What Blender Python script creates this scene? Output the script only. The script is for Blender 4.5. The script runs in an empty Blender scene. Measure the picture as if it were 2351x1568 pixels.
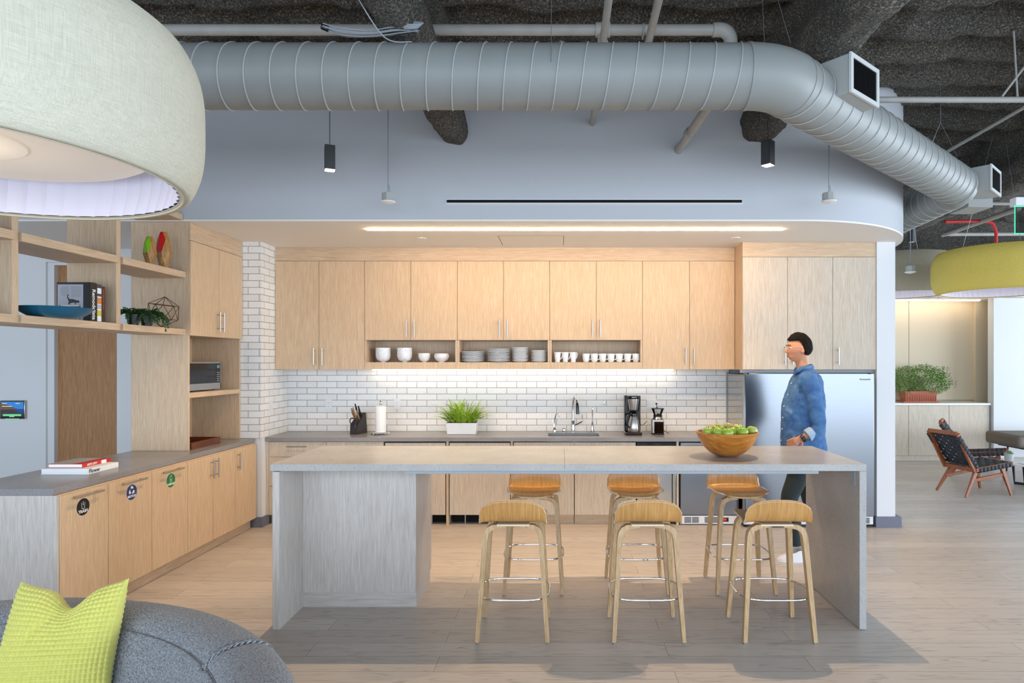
import bpy, math, random
from mathutils import Vector, Matrix, noise
random.seed(7)
PI = math.pi
S = bpy.context.scene
COL = S.collection
# ------------------------------------------------------------------ camera
cam = bpy.data.cameras.new('camera'); cam_o = bpy.data.objects.new('camera', cam); COL.objects.link(cam_o)
cam.lens = 1450 / 2351 * 36; cam.sensor_width = 36
cam.shift_x = -112.5 / 2351; cam.shift_y = 47.0 / 2351
cam.clip_start = 0.05; cam.clip_end = 200
cam_o.location = (0, 0, 1.7); cam_o.rotation_euler = (PI / 2, 0, 0)
S.camera = cam_o
# ------------------------------------------------------------------ view, world, daylight
S.view_settings.view_transform = 'Standard'; S.view_settings.look = 'None'
S.view_settings.exposure = 0.0; S.view_settings.gamma = 1.0; S.view_settings.use_curve_mapping = False
W = bpy.data.worlds.new('world'); S.world = W; W.use_nodes = True
wn = W.node_tree.nodes; wl = W.node_tree.links
bg = wn['Background']
tc = wn.new('ShaderNodeTexCoord'); sx = wn.new('ShaderNodeSeparateXYZ'); rp = wn.new('ShaderNodeValToRGB')
wl.new(tc.outputs['Generated'], sx.inputs[0]); wl.new(sx.outputs['Z'], rp.inputs[0])
rp.color_ramp.elements[0].position = 0.0; rp.color_ramp.elements[0].color = (0.14, 0.16, 0.2, 1)
rp.color_ramp.elements[1].position = 0.12; rp.color_ramp.elements[1].color = (0.66, 0.82, 1.0, 1)
wl.new(rp.outputs[0], bg.inputs[0]); bg.inputs[1].default_value = 0.75
def area(name, loc, rot, sx_, sy_, power, col):
    l = bpy.data.lights.new(name, 'AREA'); l.shape = 'RECTANGLE'; l.size = sx_; l.size_y = sy_
    l.energy = power; l.color = col
    o = bpy.data.objects.new(name, l); COL.objects.link(o); o.location = loc; o.rotation_euler = rot
    return o
# daylight through the window walls behind and to the right of the camera
area('daylight_window_wall', (1.8, -3.2, 1.75), (PI / 2, 0, 0), 20, 3.3, 980, (0.72, 0.85, 1.0))
area('daylight_east_window', (13.8, 4.5, 1.9), (PI / 2, 0, PI / 2), 14, 3.6, 1550, (0.76, 0.88, 1.0))
WARM = (1.0, 0.70, 0.40)
# ------------------------------------------------------------------ helpers
def srgb(h):
    h = h.lstrip('#'); c = [int(h[i:i + 2], 16) / 255 for i in (0, 2, 4)]
    return tuple(x / 12.92 if x <= 0.04045 else ((x + 0.055) / 1.055) ** 2.4 for x in c) + (1,)
M = {}
def newmat(name):
    m = bpy.data.materials.new(name); m.use_nodes = True
    return m, m.node_tree.nodes, m.node_tree.links, m.node_tree.nodes['Principled BSDF']
def coords(n, l, scale=(1, 1, 1), rnd=0.0, loc=(0, 0, 0), rot=(0, 0, 0)):
    t = n.new('ShaderNodeTexCoord'); mp = n.new('ShaderNodeMapping')
    mp.inputs['Scale'].default_value = scale; mp.inputs['Location'].default_value = loc; mp.inputs['Rotation'].default_value = rot
    src = t.outputs['Object']
    if rnd:
        oi = n.new('ShaderNodeObjectInfo'); mu = n.new('ShaderNodeMath'); mu.operation = 'MULTIPLY'; mu.inputs[1].default_value = rnd
        l.new(oi.outputs['Random'], mu.inputs[0])
        ad = n.new('ShaderNodeVectorMath'); ad.operation = 'ADD'
        l.new(src, ad.inputs[0]); l.new(mu.outputs[0], ad.inputs[1]); src = ad.outputs[0]
    l.new(src, mp.inputs[0])
    return mp.outputs[0]
def ramp(n, stops):
    r = n.new('ShaderNodeValToRGB'); e = r.color_ramp.elements
    while len(e) < len(stops): e.new(0.5)
    for i, (p, c) in enumerate(stops): e[i].position = p; e[i].color = c
    return r
def noisetex(n, l, vec, scale, detail=4, rough=0.55, dist=0.0):
    t = n.new('ShaderNodeTexNoise'); t.inputs['Scale'].default_value = scale; t.inputs['Detail'].default_value = detail
    t.inputs['Roughness'].default_value = rough; t.inputs['Distortion'].default_value = dist
    l.new(vec, t.inputs['Vector']); return t
def bump(n, l, b, height, strength=0.3, dist=0.01):
    bp = n.new('ShaderNodeBump'); bp.inputs['Strength'].default_value = strength; bp.inputs['Distance'].default_value = dist
    l.new(height, bp.inputs['Height']); l.new(bp.outputs[0], b.inputs['Normal']); return bp
def mat(name, col, rough=0.5, metal=0.0, emit=None, es=0.0, var=0.0, vs=20, bmp=0.0, bs=80, coat=0.0, trans=0.0, spec=None, sheen=0.0):
    m, n, l, b = newmat(name)
    c = srgb(col) if isinstance(col, str) else tuple(col) + (1,)
    b.inputs['Base Color'].default_value = c; b.inputs['Roughness'].default_value = rough; b.inputs['Metallic'].default_value = metal
    if coat: b.inputs['Coat Weight'].default_value = coat
    if trans: b.inputs['Transmission Weight'].default_value = trans
    if spec is not None: b.inputs['Specular IOR Level'].default_value = spec
    if sheen: b.inputs['Sheen Weight'].default_value = sheen
    if emit: b.inputs['Emission Color'].default_value = (srgb(emit) if isinstance(emit, str) else tuple(emit) + (1,)); b.inputs['Emission Strength'].default_value = es
    v = coords(n, l)
    if var:
        t = noisetex(n, l, v, vs)
        r = ramp(n, [(0.3, tuple(x * (1 - var) for x in c[:3]) + (1,)), (0.7, tuple(min(1, x * (1 + var)) for x in c[:3]) + (1,))])
        l.new(t.outputs['Fac'], r.inputs[0]); l.new(r.outputs[0], b.inputs['Base Color'])
    if bmp:
        t = noisetex(n, l, v, bs, 3); bump(n, l, b, t.outputs['Fac'], bmp, 0.004)
    M[name] = m; return m
def woodmat(name, dark, mid, light, axis='z', rough=0.45, sc=1.0, stretch=9, coat=0.0, contrast=1.0):
    m, n, l, b = newmat(name)
    s = [stretch * 6 * sc] * 3
    for q_ in axis: s['xyz'.index(q_)] = 3.2 * sc
    v = coords(n, l, tuple(s), rnd=13.7)
    t = noisetex(n, l, v, 1.6, 8, 0.62, 0.9)
    s2 = [stretch * 16 * sc] * 3
    for q_ in axis: s2['xyz'.index(q_)] = 6 * sc
    v2 = coords(n, l, tuple(s2), rnd=3.1)
    t2 = noisetex(n, l, v2, 1.0, 3, 0.6, 0.2)
    mx = n.new('ShaderNodeMath'); mx.operation = 'MULTIPLY_ADD'; mx.inputs[1].default_value = 0.35
    l.new(t2.outputs['Fac'], mx.inputs[0])
    m2 = n.new('ShaderNodeMath'); m2.operation = 'MULTIPLY'; m2.inputs[1].default_value = 0.65
    l.new(t.outputs['Fac'], m2.inputs[0]); l.new(m2.outputs[0], mx.inputs[2])
    w = 0.15 / contrast
    r = ramp(n, [(0.5 - w, srgb(dark)), (0.5, srgb(mid)), (0.5 + w, srgb(light))])
    l.new(mx.outputs[0], r.inputs[0]); l.new(r.outputs[0], b.inputs['Base Color'])
    b.inputs['Roughness'].default_value = rough
    if coat: b.inputs['Coat Weight'].default_value = coat; b.inputs['Coat Roughness'].default_value = 0.3
    bump(n, l, b, mx.outputs[0], 0.15, 0.002)
    M[name] = m; return m
class MB:
    def __init__(s): s.v = []; s.f = []; s.mi = []
    def add(s, vs, fs, mi=0):
        o = len(s.v); s.v += [tuple(p) for p in vs]
        s.f += [tuple(i + o for i in f) for f in fs]; s.mi += [mi] * len(fs); return s
    def box(s, x0, x1, y0, y1, z0, z1, mi=0):
        v = [(x0, y0, z0), (x1, y0, z0), (x1, y1, z0), (x0, y1, z0), (x0, y0, z1), (x1, y0, z1), (x1, y1, z1), (x0, y1, z1)]
        f = [(0, 3, 2, 1), (4, 5, 6, 7), (0, 1, 5, 4), (1, 2, 6, 5), (2, 3, 7, 6), (3, 0, 4, 7)]
        return s.add(v, f, mi)
    def hull8(s, bot, top, mi=0):  # bot, top: 4 points each (ccw seen from above)
        f = [(0, 3, 2, 1), (4, 5, 6, 7), (0, 1, 5, 4), (1, 2, 6, 5), (2, 3, 7, 6), (3, 0, 4, 7)]
        return s.add(list(bot) + list(top), f, mi)
    def prism(s, pts, z0, z1, mi=0, cap=True):
        n = len(pts); v = [(x, y, z0) for x, y in pts] + [(x, y, z1) for x, y in pts]
        f = [(i, (i + 1) % n, n + (i + 1) % n, n + i) for i in range(n)]
        if cap: f += [tuple(reversed(range(n))), tuple(range(n, 2 * n))]
        return s.add(v, f, mi)
    def lathe(s, prof, c=(0, 0, 0), n=32, mi=0, axis='z', closed=False):
        v = []
        for r, z in prof:
            for k in range(n):
                a = 2 * PI * k / n; x, y = r * math.cos(a), r * math.sin(a)
                p = (x, y, z) if axis == 'z' else ((x, z, y) if axis == 'y' else (z, x, y))
                v.append((c[0] + p[0], c[1] + p[1], c[2] + p[2]))
        f = []; m = len(prof)
        rng = m if closed else m - 1
        for i in range(rng):
            for k in range(n):
                a = i * n + k; b_ = i * n + (k + 1) % n; j = (i + 1) % m
                f.append((a, b_, j * n + (k + 1) % n, j * n + k))
        if not closed:
            if prof[0][0] > 1e-6: f.append(tuple(reversed(range(n))))
            if prof[-1][0] > 1e-6: f.append(tuple(range((m - 1) * n, m * n)))
        return s.add(v, f, mi)
    def tube(s, pts, r, n=8, mi=0, closed=False, flat=None, rs=None):
        pts = [Vector(p) for p in pts]; m = len(pts)
        up = None; v = []
        for i, p in enumerate(pts):
            a = pts[i - 1] if (i > 0 or closed) else p
            b = pts[(i + 1) % m] if (i < m - 1 or closed) else p
            t = (b - a).normalized()
            if up is None:
                up = Vector((0, 0, 1)) if abs(t.z) < 0.9 else Vector((0, 1, 0))
                up = (up - t * up.dot(t)).normalized()
            else:
                up = (up - t * up.dot(t))
                up = up.normalized() if up.length > 1e-5 else Vector((1, 0, 0))
            sd = t.cross(up)
            rr = rs[i] if rs else r
            for k in range(n):
                an = 2 * PI * k / n
                v.append(p + (sd * math.cos(an) + up * math.sin(an)) * rr)
        f = []
        for i in range(m if closed else m - 1):
            for k in range(n):
                j = (i + 1) % m
                f.append((i * n + k, i * n + (k + 1) % n, j * n + (k + 1) % n, j * n + k))
        if not closed: f += [tuple(reversed(range(n))), tuple(range((m - 1) * n, m * n))]
        return s.add(v, f, mi)
    def cyl(s, p0, p1, r, n=16, mi=0, r2=None):
        return s.tube([p0, p1], r, n, mi, rs=[r, r if r2 is None else r2])
    def bar(s, pts, w, h, side, mi=0, ws=None):  # rectangular section swept along pts; side = width direction
        v = []; m = len(pts); pts = [Vector(p) for p in pts]; side = Vector(side).normalized()
        for i, p in enumerate(pts):
            a = pts[max(0, i - 1)]; b = pts[min(m - 1, i + 1)]; t = (b - a).normalized()
            sd = (side - t * side.dot(t)).normalized(); nn = t.cross(sd)
            k = ws[i] if ws else 1
            for (a_, b_) in ((-1, -1), (1, -1), (1, 1), (-1, 1)): v.append(p + sd * (a_ * w / 2 * k) + nn * (b_ * h / 2 * k))
        f = []
        for i in range(m - 1):
            for k in range(4): f.append((i * 4 + k, i * 4 + (k + 1) % 4, (i + 1) * 4 + (k + 1) % 4, (i + 1) * 4 + k))
        f += [(3, 2, 1, 0), tuple(range((m - 1) * 4, m * 4))]
        return s.add(v, f, mi)
    def ball(s, c, rx, ry=None, rz=None, n=16, m=10, mi=0):
        ry = ry or rx; rz = rz or rx
        v = [(c[0], c[1], c[2] - rz)]
        for i in range(1, m):
            ph = -PI / 2 + PI * i / m
            for k in range(n):
                a = 2 * PI * k / n; v.append((c[0] + rx * math.cos(ph) * math.cos(a), c[1] + ry * math.cos(ph) * math.sin(a), c[2] + rz * math.sin(ph)))
        v.append((c[0], c[1], c[2] + rz)); f = []
        for k in range(n): f.append((0, 1 + (k + 1) % n, 1 + k))
        for i in range(m - 2):
            for k in range(n):
                a = 1 + i * n + k; b = 1 + i * n + (k + 1) % n; f.append((a, b, b + n, a + n))
        L = len(v) - 1; o = 1 + (m - 2) * n
        for k in range(n): f.append((o + k, o + (k + 1) % n, L))
        return s.add(v, f, mi)
    def grid(s, fn, nu, nv, mi=0, cu=False, cv=False):
        v = [fn(i / (nu if cu else nu - 1), j / (nv if cv else nv - 1)) for j in range(nv) for i in range(nu)]
        f = []
        for j in range(nv if cv else nv - 1):
            for i in range(nu if cu else nu - 1):
                a = j * nu + i; b = j * nu + (i + 1) % nu; jj = (j + 1) % nv
                f.append((a, b, jj * nu + (i + 1) % nu, jj * nu + i))
        return s.add(v, f, mi)
    def xf(s, mt, start=0):
        for i in range(start, len(s.v)): s.v[i] = tuple(mt @ Vector(s.v[i]))
        return s
    def build(s, name, mats, parent=None, loc=None, smooth=True, bevel=0.0, bseg=2, angle=0.6, local=False):
        off = Vector((0, 0, 0))
        p = parent
        while p is not None: off += Vector(p.location); p = p.parent
        if loc is not None and parent is None: off = Vector(loc)
        if local: off = Vector((0, 0, 0))
        me = bpy.data.meshes.new(name); me.from_pydata([tuple(Vector(q) - off) for q in s.v], [], s.f)
        if not isinstance(mats, (list, tuple)): mats = [mats]
        for m in mats: me.materials.append(M[m] if isinstance(m, str) else m)
        me.polygons.foreach_set('material_index', s.mi)
        if smooth:
            me.polygons.foreach_set('use_smooth', [True] * len(s.f)); me.set_sharp_from_angle(angle=angle)
        me.update()
        o = bpy.data.objects.new(name, me); COL.objects.link(o)
        if parent is not None: o.parent = parent
        elif loc is not None: o.location = loc
        if bevel:
            b = o.modifiers.new('bevel', 'BEVEL'); b.width = bevel; b.segments = bseg; b.limit_method = 'ANGLE'; b.angle_limit = 0.7
            b.harden_normals = False
        return o
def tag(o, label=None, cat=None, group=None, kind=None):
    if label: o['label'] = label
    if cat: o['category'] = cat
    if group: o['group'] = group
    if kind: o['kind'] = kind
    return o
def thing(name, loc, label, cat, group=None):
    o = bpy.data.objects.new(name, None); COL.objects.link(o); o.location = loc; o.empty_display_size = 0.1
    return tag(o, label, cat, group)
def copy_tree(o, parent=None, **kw):
    c = o.copy(); COL.objects.link(c); c.parent = parent
    for ch in list(o.children): copy_tree(ch, c)
    return c
def place(proto, i, loc, rz=0.0, label=None, group=None, scale=None):
    o = proto if i == 0 else copy_tree(proto)
    o.location = loc; o.rotation_euler = (0, 0, rz)
    if label: o['label'] = label
    if group: o['group'] = group
    if scale: o.scale = scale
    return o
def struct(name, mb, mats, **kw):
    o = mb.build(name, mats, **kw); o['kind'] = 'structure'; return o
def px(x, y, Y):  # pixel of the photograph -> point in the place at depth Y
    s = 1450.0 / Y; return ((x - 1288) / s, Y, 1.7 - (y - 831) / s)
def textmesh(txt, size, bold=0.0, align='CENTER', extrude=0.0004, shear=0.0):
    c = bpy.data.curves.new('lettering', 'FONT'); c.body = txt; c.size = size; c.align_x = align; c.align_y = 'CENTER'
    c.extrude = extrude; c.offset = bold; c.shear = shear; c.resolution_u = 3
    o = bpy.data.objects.new('lettering', c); COL.objects.link(o)
    dg = bpy.context.evaluated_depsgraph_get(); dg.update()
    me = bpy.data.meshes.new_from_object(o.evaluated_get(dg))
    vs = [tuple(v.co) for v in me.vertices]; fs = [tuple(p.vertices) for p in me.polygons]
    bpy.data.objects.remove(o); bpy.data.meshes.remove(me); bpy.data.curves.remove(c)
    return vs, fs
ORD = ['first', 'second', 'third', 'fourth', 'fifth', 'sixth', 'seventh', 'eighth', 'ninth', 'tenth', 'eleventh', 'twelfth']
# ------------------------------------------------------------------ materials
woodmat('oak', '#b99d7e', '#c8ae90', '#d5bfa4', 'z', 0.5)
woodmat('oak_x', '#b99d7e', '#c8ae90', '#d5bfa4', 'x', 0.5)
woodmat('oak_y', '#b99d7e', '#c8ae90', '#d5bfa4', 'y', 0.5)
woodmat('oak_front', '#c2a582', '#cfb391', '#dbc5a6', 'z', 0.5)
woodmat('oak_grey', '#b3aaa2', '#c3bbb4', '#d0cac4', 'z', 0.5)  # same oak, greyed: cool daylight on these faces is put into the colour
woodmat('oak_daylit_x', '#b3aaa2', '#c3bbb4', '#d0cac4', 'x', 0.5)
woodmat('oak_pale', '#b8a994', '#c9bba8', '#d6cabb', 'z', 0.5)
woodmat('door_veneer', '#976a42', '#aa7b50', '#bd9068', 'z', 0.28)
woodmat('stool_wood', '#a9763a', '#c08b4b', '#cf9e60', 'z', 0.35, coat=0.3)
woodmat('stool_wood_y', '#a87840', '#bf8d50', '#cf9f63', 'yz', 0.3, coat=0.35)
woodmat('stool_leg', '#a5835a', '#bd9b70', '#cdaf88', 'z', 0.4)
woodmat('walnut', '#6e3416', '#8e4a22', '#a9622f', 'z', 0.4)
woodmat('walnut_x', '#4a2412', '#63341c', '#7d4526', 'y', 0.35)
woodmat('bowl_wood', '#8a5018', '#b06e28', '#c98a40', 'x', 0.35, sc=0.35, stretch=6, coat=0.3)
woodmat('figure_wood', '#7d5426', '#a3763c', '#bf9253', 'z', 0.45)
mat('ply_edge', '#e0cdb0', 0.5)
mat('white_wall', '#dfe0e2', 0.75, bmp=0.03, bs=120)
mat('bulkhead_shaded', '#c0c3c8', 0.75, bmp=0.03, bs=120)  # wall white darkened: the weaker daylight high up is put into the colour
mat('soffit_white', '#f0ece6', 0.8)
mat('trim_grey', '#6f7282', 0.5)
mat('frame_grey', '#9aa0a6', 0.5)
mat('duct_grey', '#888b89', 0.5, var=0.05, vs=3)
mat('duct_seam', '#a3a6a5', 0.45)
mat('pipe_grey', '#a3a19c', 0.55, var=0.08, vs=8)
mat('cable_grey', '#8f969c', 0.5)
mat('wire', '#b0b4b8', 0.35, 0.8)
mat('dark_wire', '#26282a', 0.5)
mat('black', '#0c0c0e', 0.4)
mat('black_gloss', '#08080a', 0.12)
mat('gap_black', '#050506', 0.9)
mat('pendant_dark', '#3d3f42', 0.45)
mat('frame_light', '#c6c9c8', 0.45)
mat('white_plastic', '#e9e9ea', 0.35)
mat('box_grey', '#a5a7a5', 0.45)
mat('steel_satin', '#b4b1ad', 0.28, 1.0)
mat('chrome', '#d8dadd', 0.08, 1.0)
mat('brass_brown', '#6a4a2c', 0.4, 0.7)
mat('paper_white', '#f0f1f2', 0.7)
mat('ceramic', '#e9edf0', 0.18, coat=0.4)
mat('teal_glaze', '#0a5a78', 0.38)
mat('red_paint', '#c81414', 0.35)
mat('green_paint', '#86c318', 0.4)
mat('red_book', '#c82c2c', 0.4)
mat('led_warm', (1, 1, 1), 0.5, emit=(1.0, 0.68, 0.38), es=84)
mat('led_under', (1, 1, 1), 0.5, emit=(1.0, 0.86, 0.64), es=12)
mat('led_cove', (1, 1, 1), 0.5, emit=(1.0, 0.80, 0.56), es=14)
mat('glow_white', '#e8ddd0', 0.6, emit=(1.0, 0.86, 0.72), es=0.22)
mat('glow_core', (1, 1, 1), 0.5, emit=(1.0, 0.92, 0.82), es=14)
mat('liner', '#e4e0ee', 0.7, emit=(0.86, 0.82, 1.0), es=0.06)
mat('skin', '#c98a68', 0.5)
mat('hair', '#120d0a', 0.85, spec=0.15, var=.3, vs=300)
mat('belt', '#1a1612', 0.4)
mat('trouser', '#1f2a2c', 0.8)
mat('shoe_white', '#e6e6ea', 0.5)
mat('terracotta', '#b4674e', 0.7, var=0.1)
mat('leaf_fern', '#90b42c', 0.5, var=0.35, vs=40)
mat('leaf_mid', '#4f7d1a', 0.5, var=0.45, vs=25)
mat('leaf_dark', '#23471c', 0.45, var=0.4, vs=50)
mat('taupe', '#6d6358', 0.6)
mat('webbing', '#2c3038', 0.75, bmp=0.2, bs=300)
mat('panel_cream', '#d2c3a8', 0.5)
mat('counter_white', '#eceef0', 0.35)
mat('pot_grey', '#a9a9a8', 0.6)
def m_concrete(name, base, dark):
    m, n, l, b = newmat(name)
    v = coords(n, l)
    t = noisetex(n, l, v, 2.2, 6, 0.6)
    r = ramp(n, [(0.3, tuple(x * 0.86 for x in srgb(base)[:3]) + (1,)), (0.7, tuple(min(1, x * 1.08) for x in srgb(base)[:3]) + (1,))])
    l.new(t.outputs['Fac'], r.inputs[0])
    t2 = noisetex(n, l, v, 130, 3, 0.7); r2 = ramp(n, [(0.34, (0.35, 0.35, 0.38, 1)), (0.42, (1, 1, 1, 1))])
    l.new(t2.outputs['Fac'], r2.inputs[0])
    vo = n.new('ShaderNodeTexVoronoi'); vo.inputs['Scale'].default_value = 55; vo.inputs['Randomness'].default_value = 1; l.new(v, vo.inputs['Vector'])
    t3 = noisetex(n, l, v, 9, 2); r3 = ramp(n, [(0.06, (0.25, 0.24, 0.27, 1)), (0.13, (1, 1, 1, 1))])
    ad = n.new('ShaderNodeMath'); ad.operation = 'MULTIPLY_ADD'; ad.inputs[1].default_value = -0.22; l.new(t3.outputs['Fac'], ad.inputs[0]); l.new(vo.outputs['Distance'], ad.inputs[2])
    ad2 = n.new('ShaderNodeMath'); ad2.operation = 'ADD'; ad2.inputs[1].default_value = 0.12; l.new(ad.outputs[0], ad2.inputs[0])
    l.new(ad2.outputs[0], r3.inputs[0])
    a = n.new('ShaderNodeMix'); a.data_type = 'RGBA'; a.blend_type = 'MULTIPLY'; a.inputs[0].default_value = 0.55
    l.new(r.outputs[0], a.inputs[6]); l.new(r2.outputs[0], a.inputs[7])
    c = n.new('ShaderNodeMix'); c.data_type = 'RGBA'; c.blend_type = 'MULTIPLY'; c.inputs[0].default_value = 0.8
    l.new(a.outputs[2], c.inputs[6]); l.new(r3.outputs[0], c.inputs[7])
    l.new(c.outputs[2], b.inputs['Base Color']); b.inputs['Roughness'].default_value = 0.27
    M[name] = m
m_concrete('concrete', '#aeaba8', '#6a6a70')
m_concrete('concrete_dark', '#8c8a8b', '#5a5a60')
def m_brick(name, horiz, off=0.0):
    m, n, l, b = newmat(name)
    t = n.new('ShaderNodeTexCoord'); sp = n.new('ShaderNodeSeparateXYZ'); cb = n.new('ShaderNodeCombineXYZ')
    l.new(t.outputs['Object'], sp.inputs[0]); l.new(sp.outputs[horiz], cb.inputs[0]); l.new(sp.outputs['Z'], cb.inputs[1])
    mp = n.new('ShaderNodeMapping'); mp.inputs['Location'].default_value = (off, -0.915 + 0.0705 * 20, 0); l.new(cb.outputs[0], mp.inputs[0])
    br = n.new('ShaderNodeTexBrick'); br.offset = 0.5
    for k, v_ in (('Scale', 1), ('Mortar Size', 0.0035), ('Mortar Smooth', 0.25), ('Bias', 0), ('Brick Width', 0.226), ('Row Height', 0.0705)): br.inputs[k].default_value = v_
    br.inputs['Color1'].default_value = srgb('#efefed'); br.inputs['Color2'].default_value = srgb('#e6e6e4'); br.inputs['Mortar'].default_value = srgb('#a0958a')
    l.new(mp.outputs[0], br.inputs['Vector'])
    nz = noisetex(n, l, t.outputs['Object'], 95, 2, 0.8); r2 = ramp(n, [(0.28, srgb('#9a8c80')), (0.35, (1, 1, 1, 1))]); l.new(nz.outputs['Fac'], r2.inputs[0])
    mx = n.new('ShaderNodeMix'); mx.data_type = 'RGBA'; mx.blend_type = 'MULTIPLY'; mx.inputs[0].default_value = 0.7
    l.new(br.outputs['Color'], mx.inputs[6]); l.new(r2.outputs[0], mx.inputs[7]); l.new(mx.outputs[2], b.inputs['Base Color'])
    iv = n.new('ShaderNodeMath'); iv.operation = 'SUBTRACT'; iv.inputs[0].default_value = 1; l.new(br.outputs['Fac'], iv.inputs[1])
    bump(n, l, b, iv.outputs[0], 0.6, 0.004); b.inputs['Roughness'].default_value = 0.35
    M[name] = m
m_brick('brick_y', 'X', 0.05); m_brick('brick_x', 'Y', 0.0)
def m_floor():
    m, n, l, b = newmat('floor_oak')
    t = n.new('ShaderNodeTexCoord'); mp = n.new('ShaderNodeMapping'); mp.inputs['Location'].default_value = (0.7, -4.002 + 0.178 * 60, 0); l.new(t.outputs['Object'], mp.inputs[0])
    br = n.new('ShaderNodeTexBrick'); br.offset = 0.37; br.offset_frequency = 2
    for k, v_ in (('Scale', 1), ('Mortar Size', 0.0013), ('Mortar Smooth', 0.1), ('Bias', 0), ('Brick Width', 2.1), ('Row Height', 0.178)): br.inputs[k].default_value = v_
    br.inputs['Color1'].default_value = (0, 0, 0, 1); br.inputs['Color2'].default_value = (1, 1, 1, 1); br.inputs['Mortar'].default_value = (0.5, 0.5, 0.5, 1)
    l.new(mp.outputs[0], br.inputs['Vector'])
    # shift the grain pattern from plank to plank
    ml = n.new('ShaderNodeVectorMath'); ml.operation = 'MULTIPLY_ADD'; ml.inputs[1].default_value = (17, 9, 5)
    l.new(br.outputs['Color'], ml.inputs[0]); l.new(t.outputs['Object'], ml.inputs[2])
    m1 = n.new('ShaderNodeMapping'); m1.inputs['Scale'].default_value = (0.75, 7.5, 1); l.new(ml.outputs[0], m1.inputs[0])
    t1 = noisetex(n, l, m1.outputs[0], 1.5, 4, 0.5, 0.3)
    # growth rings: contour lines of a stretched noise
    w = n.new('ShaderNodeMath'); w.operation = 'MULTIPLY'; w.inputs[1].default_value = 42; l.new(t1.outputs['Fac'], w.inputs[0])
    sn = n.new('ShaderNodeMath'); sn.operation = 'SINE'; l.new(w.outputs[0], sn.inputs[0])
    rr = ramp(n, [(0.55, (1, 1, 1, 1)), (1.0, (0.62, 0.60, 0.60, 1))]); l.new(sn.outputs[0], rr.inputs[0])
    m3 = n.new('ShaderNodeMapping'); m3.inputs['Scale'].default_value = (3, 60, 1); l.new(ml.outputs[0], m3.inputs[0])
    t3 = noisetex(n, l, m3.outputs[0], 1.6, 5, 0.6); rm = ramp(n, [(0.42, (0, 0, 0, 1)), (0.64, (1, 1, 1, 1))]); l.new(t3.outputs['Fac'], rm.inputs[0])
    base = ramp(n, [(0.0, srgb('#b9b0a8')), (0.5, srgb('#c6bdb5')), (1.0, srgb('#d3cbc4'))]); 
    m4 = n.new('ShaderNodeMath'); m4.operation = 'MULTIPLY_ADD'; m4.inputs[1].default_value = 0.5; 
    sp = n.new('ShaderNodeSeparateColor'); l.new(br.outputs['Color'], sp.inputs[0]); l.new(sp.outputs[0], m4.inputs[0])
    m5 = n.new('ShaderNodeMath'); m5.operation = 'MULTIPLY'; m5.inputs[1].default_value = 0.5; l.new(t3.outputs['Fac'], m5.inputs[0]); l.new(m5.outputs[0], m4.inputs[2])
    l.new(m4.outputs[0], base.inputs[0])
    mx = n.new('ShaderNodeMix'); mx.data_type = 'RGBA'; mx.blend_type = 'MULTIPLY'; l.new(rm.outputs[0], mx.inputs[0])
    l.new(base.outputs[0], mx.inputs[6]); l.new(rr.outputs[0], mx.inputs[7])
    my = n.new('ShaderNodeMix'); my.data_type = 'RGBA'; l.new(br.outputs['Fac'], my.inputs[0]); l.new(mx.outputs[2], my.inputs[6]); my.inputs[7].default_value = srgb('#6b625a')
    l.new(my.outputs[2], b.inputs['Base Color']); b.inputs['Roughness'].default_value = 0.36; b.inputs['Specular IOR Level'].default_value = 0.45
    bump(n, l, b, t3.outputs['Fac'], 0.08, 0.002)
    M['floor_oak'] = m
m_floor()
def m_fireproof():
    m, n, l, b = newmat('fireproofing')
    v = coords(n, l)
    t = noisetex(n, l, v, 70, 4, 0.85); r = ramp(n, [(0.38, srgb('#37342f')), (0.55, srgb('#79746a')), (0.66, srgb('#e0dbd0'))])
    t2 = noisetex(n, l, v, 1.3, 3); 
    l.new(t.outputs['Fac'], r.inputs[0])
    g = n.new('ShaderNodeMix'); g.data_type = 'RGBA'; g.blend_type = 'MULTIPLY'; g.inputs[0].default_value = 0.6
    r2 = ramp(n, [(0.35, (0.6, 0.6, 0.58, 1)), (0.65, (1.15, 1.12, 1.08, 1))]); l.new(t2.outputs['Fac'], r2.inputs[0])
    l.new(r.outputs[0], g.inputs[6]); l.new(r2.outputs[0], g.inputs[7]); l.new(g.outputs[2], b.inputs['Base Color'])
    b.inputs['Roughness'].default_value = 0.85
    bump(n, l, b, t.outputs['Fac'], 1.0, 0.045)
    M['fireproofing'] = m
m_fireproof()
def m_steel(name, col, axis='x', rough=0.26):
    m, n, l, b = newmat(name)
    s = [400, 400, 400]; s['xyz'.index(axis)] = 3
    v = coords(n, l, tuple(s)); t = noisetex(n, l, v, 1, 3)
    r = n.new('ShaderNodeMapRange'); r.inputs['To Min'].default_value = rough - 0.05; r.inputs['To Max'].default_value = rough + 0.09
    l.new(t.outputs['Fac'], r.inputs['Value']); l.new(r.outputs[0], b.inputs['Roughness'])
    b.inputs['Base Color'].default_value = srgb(col); b.inputs['Metallic'].default_value = 1
    b.inputs['Anisotropic'].default_value = 0.0
    M[name] = m
m_steel('steel_brushed', '#888b90', 'x', 0.20)
m_steel('steel_side', '#b3aea6', 'x', 0.12)
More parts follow.
